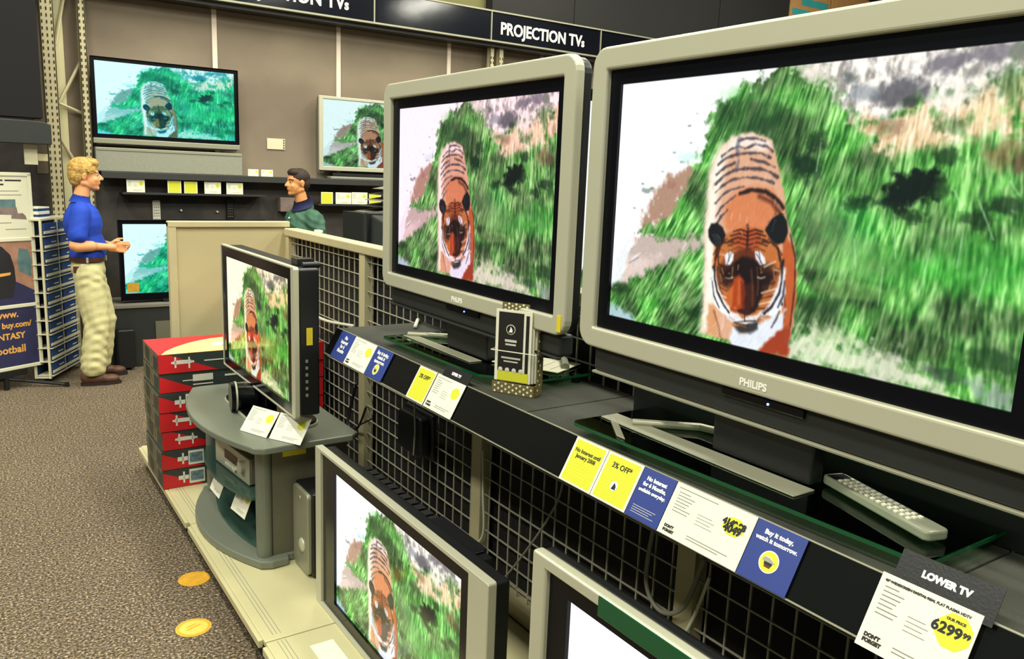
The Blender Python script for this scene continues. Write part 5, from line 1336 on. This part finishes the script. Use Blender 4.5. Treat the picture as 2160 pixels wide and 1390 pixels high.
def hand(b, w, d, s, up=(0, 0, 1)):
    """palm at w pointing along d; s is the side the thumb leaves"""
    w = Vector(w); d = Vector(d).normalized(); up = Vector(up); sd = d.cross(up).normalized(); up = sd.cross(d).normalized()
    b.cap(w, .026, w+d*.05, .030); b.cap(w+d*.03+up*.018, .018, w+d*.085+up*.022, .016); b.cap(w+d*.03-up*.018, .018, w+d*.08-up*.022, .016)
    for k, L in enumerate((.062, .072, .068, .052)):
        o = w+d*.085+up*(.030-.020*k)
        m1 = o+d*L*.5+sd*s*.012; m2 = m1+d*L*.28+sd*s*.028; m3 = m2+sd*s*.018-d*.004
        b.chain([(o, .0095), (m1, .009), (m2, .0082), (m3, .0075)])
    t0 = w+d*.03+up*.03; t1 = t0+d*.03+up*.022+sd*s*.014; t2 = t1+d*.03+up*.004+sd*s*.012
    b.chain([(t0, .013), (t1, .011), (t2, .009)])

# employee in blue polo and khaki trousers
p1 = empty('person', (.80, 7.24, 0), R(-6), 'blond person in blue polo shirt and khaki trousers standing in profile, hands held forward', 'person')
b = Body(); head(b, 1.665, .022)
b.cap((-.035, 0, 1.45), .062, (.0, 0, 1.58), .054)
b.ell((-.02, 0, 1.28), (.11, .16, .19)); b.ell((0, 0, 1.05), (.11, .15, .16)); b.ell((0, 0, .93), (.11, .15, .10))
RE, RW = (-.085, -.235, 1.135), (.135, -.115, 1.115); LE, LW_ = (-.04, .235, 1.14), (.165, .06, 1.115)
b.chain([((-.02, -.17, 1.39), .052), (RE, .041), (RW, .028)]); b.chain([((-.02, .17, 1.39), .052), (LE, .041), (LW_, .028)])
b.cap((-.07, -.232, 1.13), .046, (.03, -.19, 1.128), .042); b.cap((-.03, .232, 1.13), .046, (.05, .17, 1.128), .042)
hand(b, RW, (.93, .30, -.10), 1); hand(b, LW_, (.92, -.34, -.05), -1)
b.chain([((0, -.085, .90), .09), ((.03, -.11, .50), .055), ((-.005, -.13, .10), .04)]); b.chain([((0, .085, .90), .09), ((.09, .12, .50), .055), ((.05, .16, .10), .04)])
b.build('body', 'skin', p1, .0062, 4)
b = Body()
b.ell((-.018, 0, 1.285), (.142, .185, .185)); b.ell((.0, 0, 1.13), (.128, .165, .17)); b.cap((-.005, 0, 1.09), .125, (0, 0, 1.06), .122)
b.ell((0, 0, 1.05), (.134, .172, .10)); b.cap((-.03, -.15, 1.405), .062, (-.03, .15, 1.405), .062); b.cap((-.03, 0, 1.42), .085, (-.025, 0, 1.44), .072)
b.chain([((-.03, -.175, 1.385), .073), ((-.062, -.225, 1.21), .070)]); b.chain([((-.03, .175, 1.385), .073), ((-.04, .225, 1.21), .070)])
b.cap((.06, 0, 1.12), .085, (.045, 0, 1.04), .085)
fold(b.build('polo_shirt', 'polo_blue', p1, .010, 5, .006, .12), .0028, .13, ((1.10, .10),), 1.008)
b = MB()
n = 20
ringpts = [(-.028+.070*math.cos(t*2*math.pi/n), .068*math.sin(t*2*math.pi/n)) for t in range(n)]
inpts = [(-.022+.058*math.cos(t*2*math.pi/n), .057*math.sin(t*2*math.pi/n)) for t in range(n)]
vs = [(x*1.12, y*1.15, 1.455-.10*x) for x, y in ringpts]+[(x+.004, y, 1.505-.22*x) for x, y in inpts]+[(x*1.02+.004, y*1.04, 1.507-.22*x) for x, y in inpts]
b.add(vs, [(i, (i+1) % n, n+(i+1) % n, n+i) for i in range(n)]+[(n+i, n+(i+1) % n, 2*n+(i+1) % n, 2*n+i) for i in range(n)])
b.build('collar', 'polo_blue', p1, smooth=True)
b = Body()
b.ell((0, 0, .93), (.128, .168, .115)); b.cap((0, 0, 1.00), .118, (0, 0, .95), .125)
b.chain([((.0, -.085, .90), .112), ((.012, -.10, .70), .108), ((.038, -.112, .50), .098), ((.012, -.125, .30), .094), ((-.002, -.132, .155), .098)])
b.chain([((.0, .085, .90), .112), ((.05, .10, .70), .108), ((.09, .12, .50), .098), ((.07, .14, .30), .092), ((.05, .16, .155), .094)])
o = b.build('trousers', 'khaki', p1, .009, 5, .008, .11); fold(o, .0032, .13, ((.48, .12), (.20, .12), (.85, .06)), .085)
b = MB()
n = 28
for z0, z1, kx in ((1.0, 1.032, 1.0),):
    b.ring([(.131*math.cos(t*2*math.pi/n), .172*math.sin(t*2*math.pi/n)) for t in range(n)], [(.115*math.cos(t*2*math.pi/n), .155*math.sin(t*2*math.pi/n)) for t in range(n)], z0, z1, 'z')
b.build('belt', 'belt', p1)
b = MB(); b.box((.128, -.02, .998), (.138, .02, 1.034)); b.box((-.012, -.178, .994), (.004, -.170, 1.036)); b.build('belt_buckle', 'silver', p1)
b = MB(); b.box((-.105, -.150, .915), (-.03, -.142, .965)); b.M = None; u = b.build('phone_pouch', 'belt', p1)
b = MB(); b.box((-.05, -.158, .925), (.0, -.150, .985)); b.build('paper_tag', 'white_paper', p1)
def shoe(x, y, name='shoe'):
    s = Body(); s.ell((x+.02, y, .055), (.10, .046, .045)); s.ell((x+.115, y, .045), (.075, .048, .038)); s.ell((x-.045, y, .065), (.055, .040, .055))
    o = s.build(name, 'shoe', p1, .008, 4)
    q = MB(); q.prism([(x+.055+.145*math.cos(t*2*math.pi/24)*(1 if math.cos(t*2*math.pi/24) > 0 else 1.05), y+(.048 if math.cos(t*2*math.pi/24) > 0 else .040)*math.sin(t*2*math.pi/24)) for t in range(24)], 0, .026, 'z'); q.build('sole', 'shoe_dark', o)
shoe(-.005, -.132); shoe(.055, .165)
b = Body()
hz = 1.665; fx = .022
b.ell((fx-.022, 0, hz+.052), (.108, .090, .095)); b.ell((fx-.060, 0, hz+.005), (.072, .083, .085)); b.ell((fx+.045, 0, hz+.100), (.052, .070, .040))
b.ell((fx-.075, 0, hz-.045), (.045, .062, .040))
for k in range(110):
    a = random.uniform(0, 2*math.pi); e_ = random.uniform(-.2, 1.35)
    c = Vector((fx-.022+.100*math.cos(e_)*math.cos(a), .084*math.cos(e_)*math.sin(a), hz+.052+.088*math.sin(e_)))
    if c.x > fx+.05 and c.z < hz+.08: continue
    b.cap(c, .010, c+Vector((random.uniform(-.005, .02), random.uniform(-.01, .01), -.03)), .006, n=8)
b.build('hair', 'hair_blond', p1, .0065, 1)
for s in (-1, 1):
    b = MB(); b.ball((fx+.0785, s*.030, hz+.010), (.009, .010, .0058), 8); e_ = b.build('eye', 'white_print', p1, smooth=True)
    b = MB(); b.ball((fx+.0838, s*.033, hz+.010), (.0055, .0075, .0058), 6); b.build('iris', 'eye_dark', e_)
    b = MB(); b.tube([(fx+.088, s*.012, hz+.034), (fx+.084, s*.032, hz+.038), (fx+.066, s*.052, hz+.030)], .0035, 6); b.build('eyebrow', 'hair_blond', p1)

# dark haired man in the green jacket behind the divider
p2 = empty('person', (2.60, 7.34, 0), R(188), 'dark haired person in green jacket over navy collar, seen in profile behind the beige divider', 'person')
b = Body(); head(b, 1.655, .04)
b.cap((-.02, 0, 1.42), .062, (.015, 0, 1.56), .056)
b.ell((-.01, 0, 1.24), (.11, .16, .19)); b.ell((0, 0, .98), (.11, .15, .2))
for s in (-1, 1):
    b.chain([((-.02, s*.18, 1.32), .045), ((-.04, s*.255, 1.10), .041), ((.18, s*.20, 1.00), .028)]); hand(b, (.18, s*.20, 1.0), (.95, 0, -.15), s)
    b.chain([((0, s*.09, .88), .09), ((.02, s*.10, .48), .055), ((0, s*.11, .08), .04)])
b.build('body', 'skin_warm', p2, .0066, 4)
b = Body()
b.ell((-.02, 0, 1.20), (.165, .225, .24)); b.cap((0, 0, 1.05), .16, (0, 0, .92), .165); b.ell((0, 0, .9), (.16, .20, .14))
b.cap((-.03, -.165, 1.345), .080, (-.03, .165, 1.345), .080); b.cap((-.03, 0, 1.38), .095, (-.035, 0, 1.425), .082)
for s in (-1, 1): b.chain([((-.03, s*.195, 1.325), .088), ((-.05, s*.262, 1.10), .078), ((.14, s*.215, 1.01), .062)])
fold(b.build('jacket', 'jacket_green', p2, .010, 4, .014, .09), .004, .12, ((1.25, .15),))
b = MB()
ringpts = [(-.01+.090*math.cos(t*2*math.pi/n), .092*math.sin(t*2*math.pi/n)) for t in range(n)]
vs = [(x*1.1, y*1.15, 1.43-.45*x) for x, y in ringpts]+[(x*.80, y*.80, 1.505-.35*x) for x, y in ringpts]+[(x*.86, y*.86, 1.507-.35*x) for x, y in ringpts]
b.add(vs, [(i, (i+1) % n, n+(i+1) % n, n+i) for i in range(n)]+[(n+i, n+(i+1) % n, 2*n+(i+1) % n, 2*n+i) for i in range(n)])
b.build('collar', 'navy', p2, smooth=True)
b = MB()
for z, x in ((1.34, .135), (1.24, .168)): b.ball((x, .02, z), .009, 6)
b.build('buttons', 'white_paper', p2)
b = Body(); b.ell((0, 0, .88), (.13, .17, .13))
for s in (-1, 1): b.chain([((0, s*.09, .86), .11), ((.02, s*.10, .48), .085), ((0, s*.11, .12), .08)])
b.build('trousers', 'poster_dark', p2, .014, 4)
b = Body()
for s in (-1, 1): b.ell((.05, s*.11, .05), (.14, .048, .05))
b.build('shoes', 'shoe_dark', p2, .012, 3)
b = Body(); hz = 1.655; fx = .04
b.ell((fx-.022, 0, hz+.050), (.103, .083, .088)); b.ell((fx-.060, 0, hz+.002), (.060, .078, .075)); b.ell((fx+.030, 0, hz+.095), (.060, .068, .040)); b.ell((fx-.068, 0, hz-.04), (.036, .055, .04))
b.build('hair', 'hair_dark', p2, .0065, 2)
for s in (-1, 1):
    b = MB(); b.ball((fx+.0785, s*.030, hz+.010), (.009, .010, .0058), 8); e_ = b.build('eye', 'white_print', p2, smooth=True)
    b = MB(); b.ball((fx+.0838, s*.033, hz+.010), (.0055, .0075, .0058), 6); b.build('iris', 'eye_dark', e_)
    b = MB(); b.tube([(fx+.090, s*.012, hz+.030), (fx+.086, s*.032, hz+.034), (fx+.066, s*.054, hz+.028)], .0045, 6); b.build('eyebrow', 'hair_dark', p2)

# ------------------------------------------------------------------ light: rows of ceiling fixtures, high-bay lamps
def area(name, loc, sx, sy, power, col=(1, .97, .86), rot=(0, 0, 0)):
    l = bpy.data.lights.new(name, 'AREA'); l.shape = 'RECTANGLE'; l.size = sx; l.size_y = sy; l.energy = power; l.color = col
    o = bpy.data.objects.new(name, l); COL.objects.link(o); o.location = loc; o.rotation_euler = rot; return o
K = 1.0
for x in (-3.2, -.6, 2.4, 5.6, 9.): 
    for y in (-1.5, 1.8, 5.2): area("ceiling_lamp", (x, y, 5.6), .5, 2.2, 150*K, (1, .975, .84))
for x in (1.6, 3.6, 5.6): area('wall_washer', (x, 6.9, 4.9), .9, .3, 34*K, (1, .90, .76), (R(28), 0, 0))
wd = bpy.data.worlds.new('store'); SC.world = wd; wd.use_nodes = True
bg = wd.node_tree.nodes['Background']; bg.inputs[0].default_value = (.95, 1., .86, 1); bg.inputs[1].default_value = .16

# ------------------------------------------------------------------ camera
yaw, pitch, roll = .5992, .1848, .039
f_ = Vector((math.sin(yaw)*math.cos(pitch), math.cos(yaw)*math.cos(pitch), -math.sin(pitch)))
r0 = Vector((math.cos(yaw), -math.sin(yaw), 0)); u0 = r0.cross(f_)
rr = math.cos(roll)*r0+math.sin(roll)*u0; uu = -math.sin(roll)*r0+math.cos(roll)*u0
cam = bpy.data.cameras.new('camera'); cam.sensor_width = 36; cam.lens = 1699.2/2160*36; cam.clip_start = .02
co = bpy.data.objects.new('camera', cam); COL.objects.link(co); co.matrix_world = basis((0, 0, 1.77), rr, uu, -f_); SC.camera = co
SC.view_settings.view_transform = 'Standard'; SC.view_settings.look = 'None'; SC.view_settings.gamma = 1; SC.view_settings.use_curve_mapping = False
SC.view_settings.exposure = .0
SC.cycles.max_bounces = 8; SC.cycles.transparent_max_bounces = 8; SC.cycles.use_denoising = True; SC.cycles.sample_clamp_indirect = 6
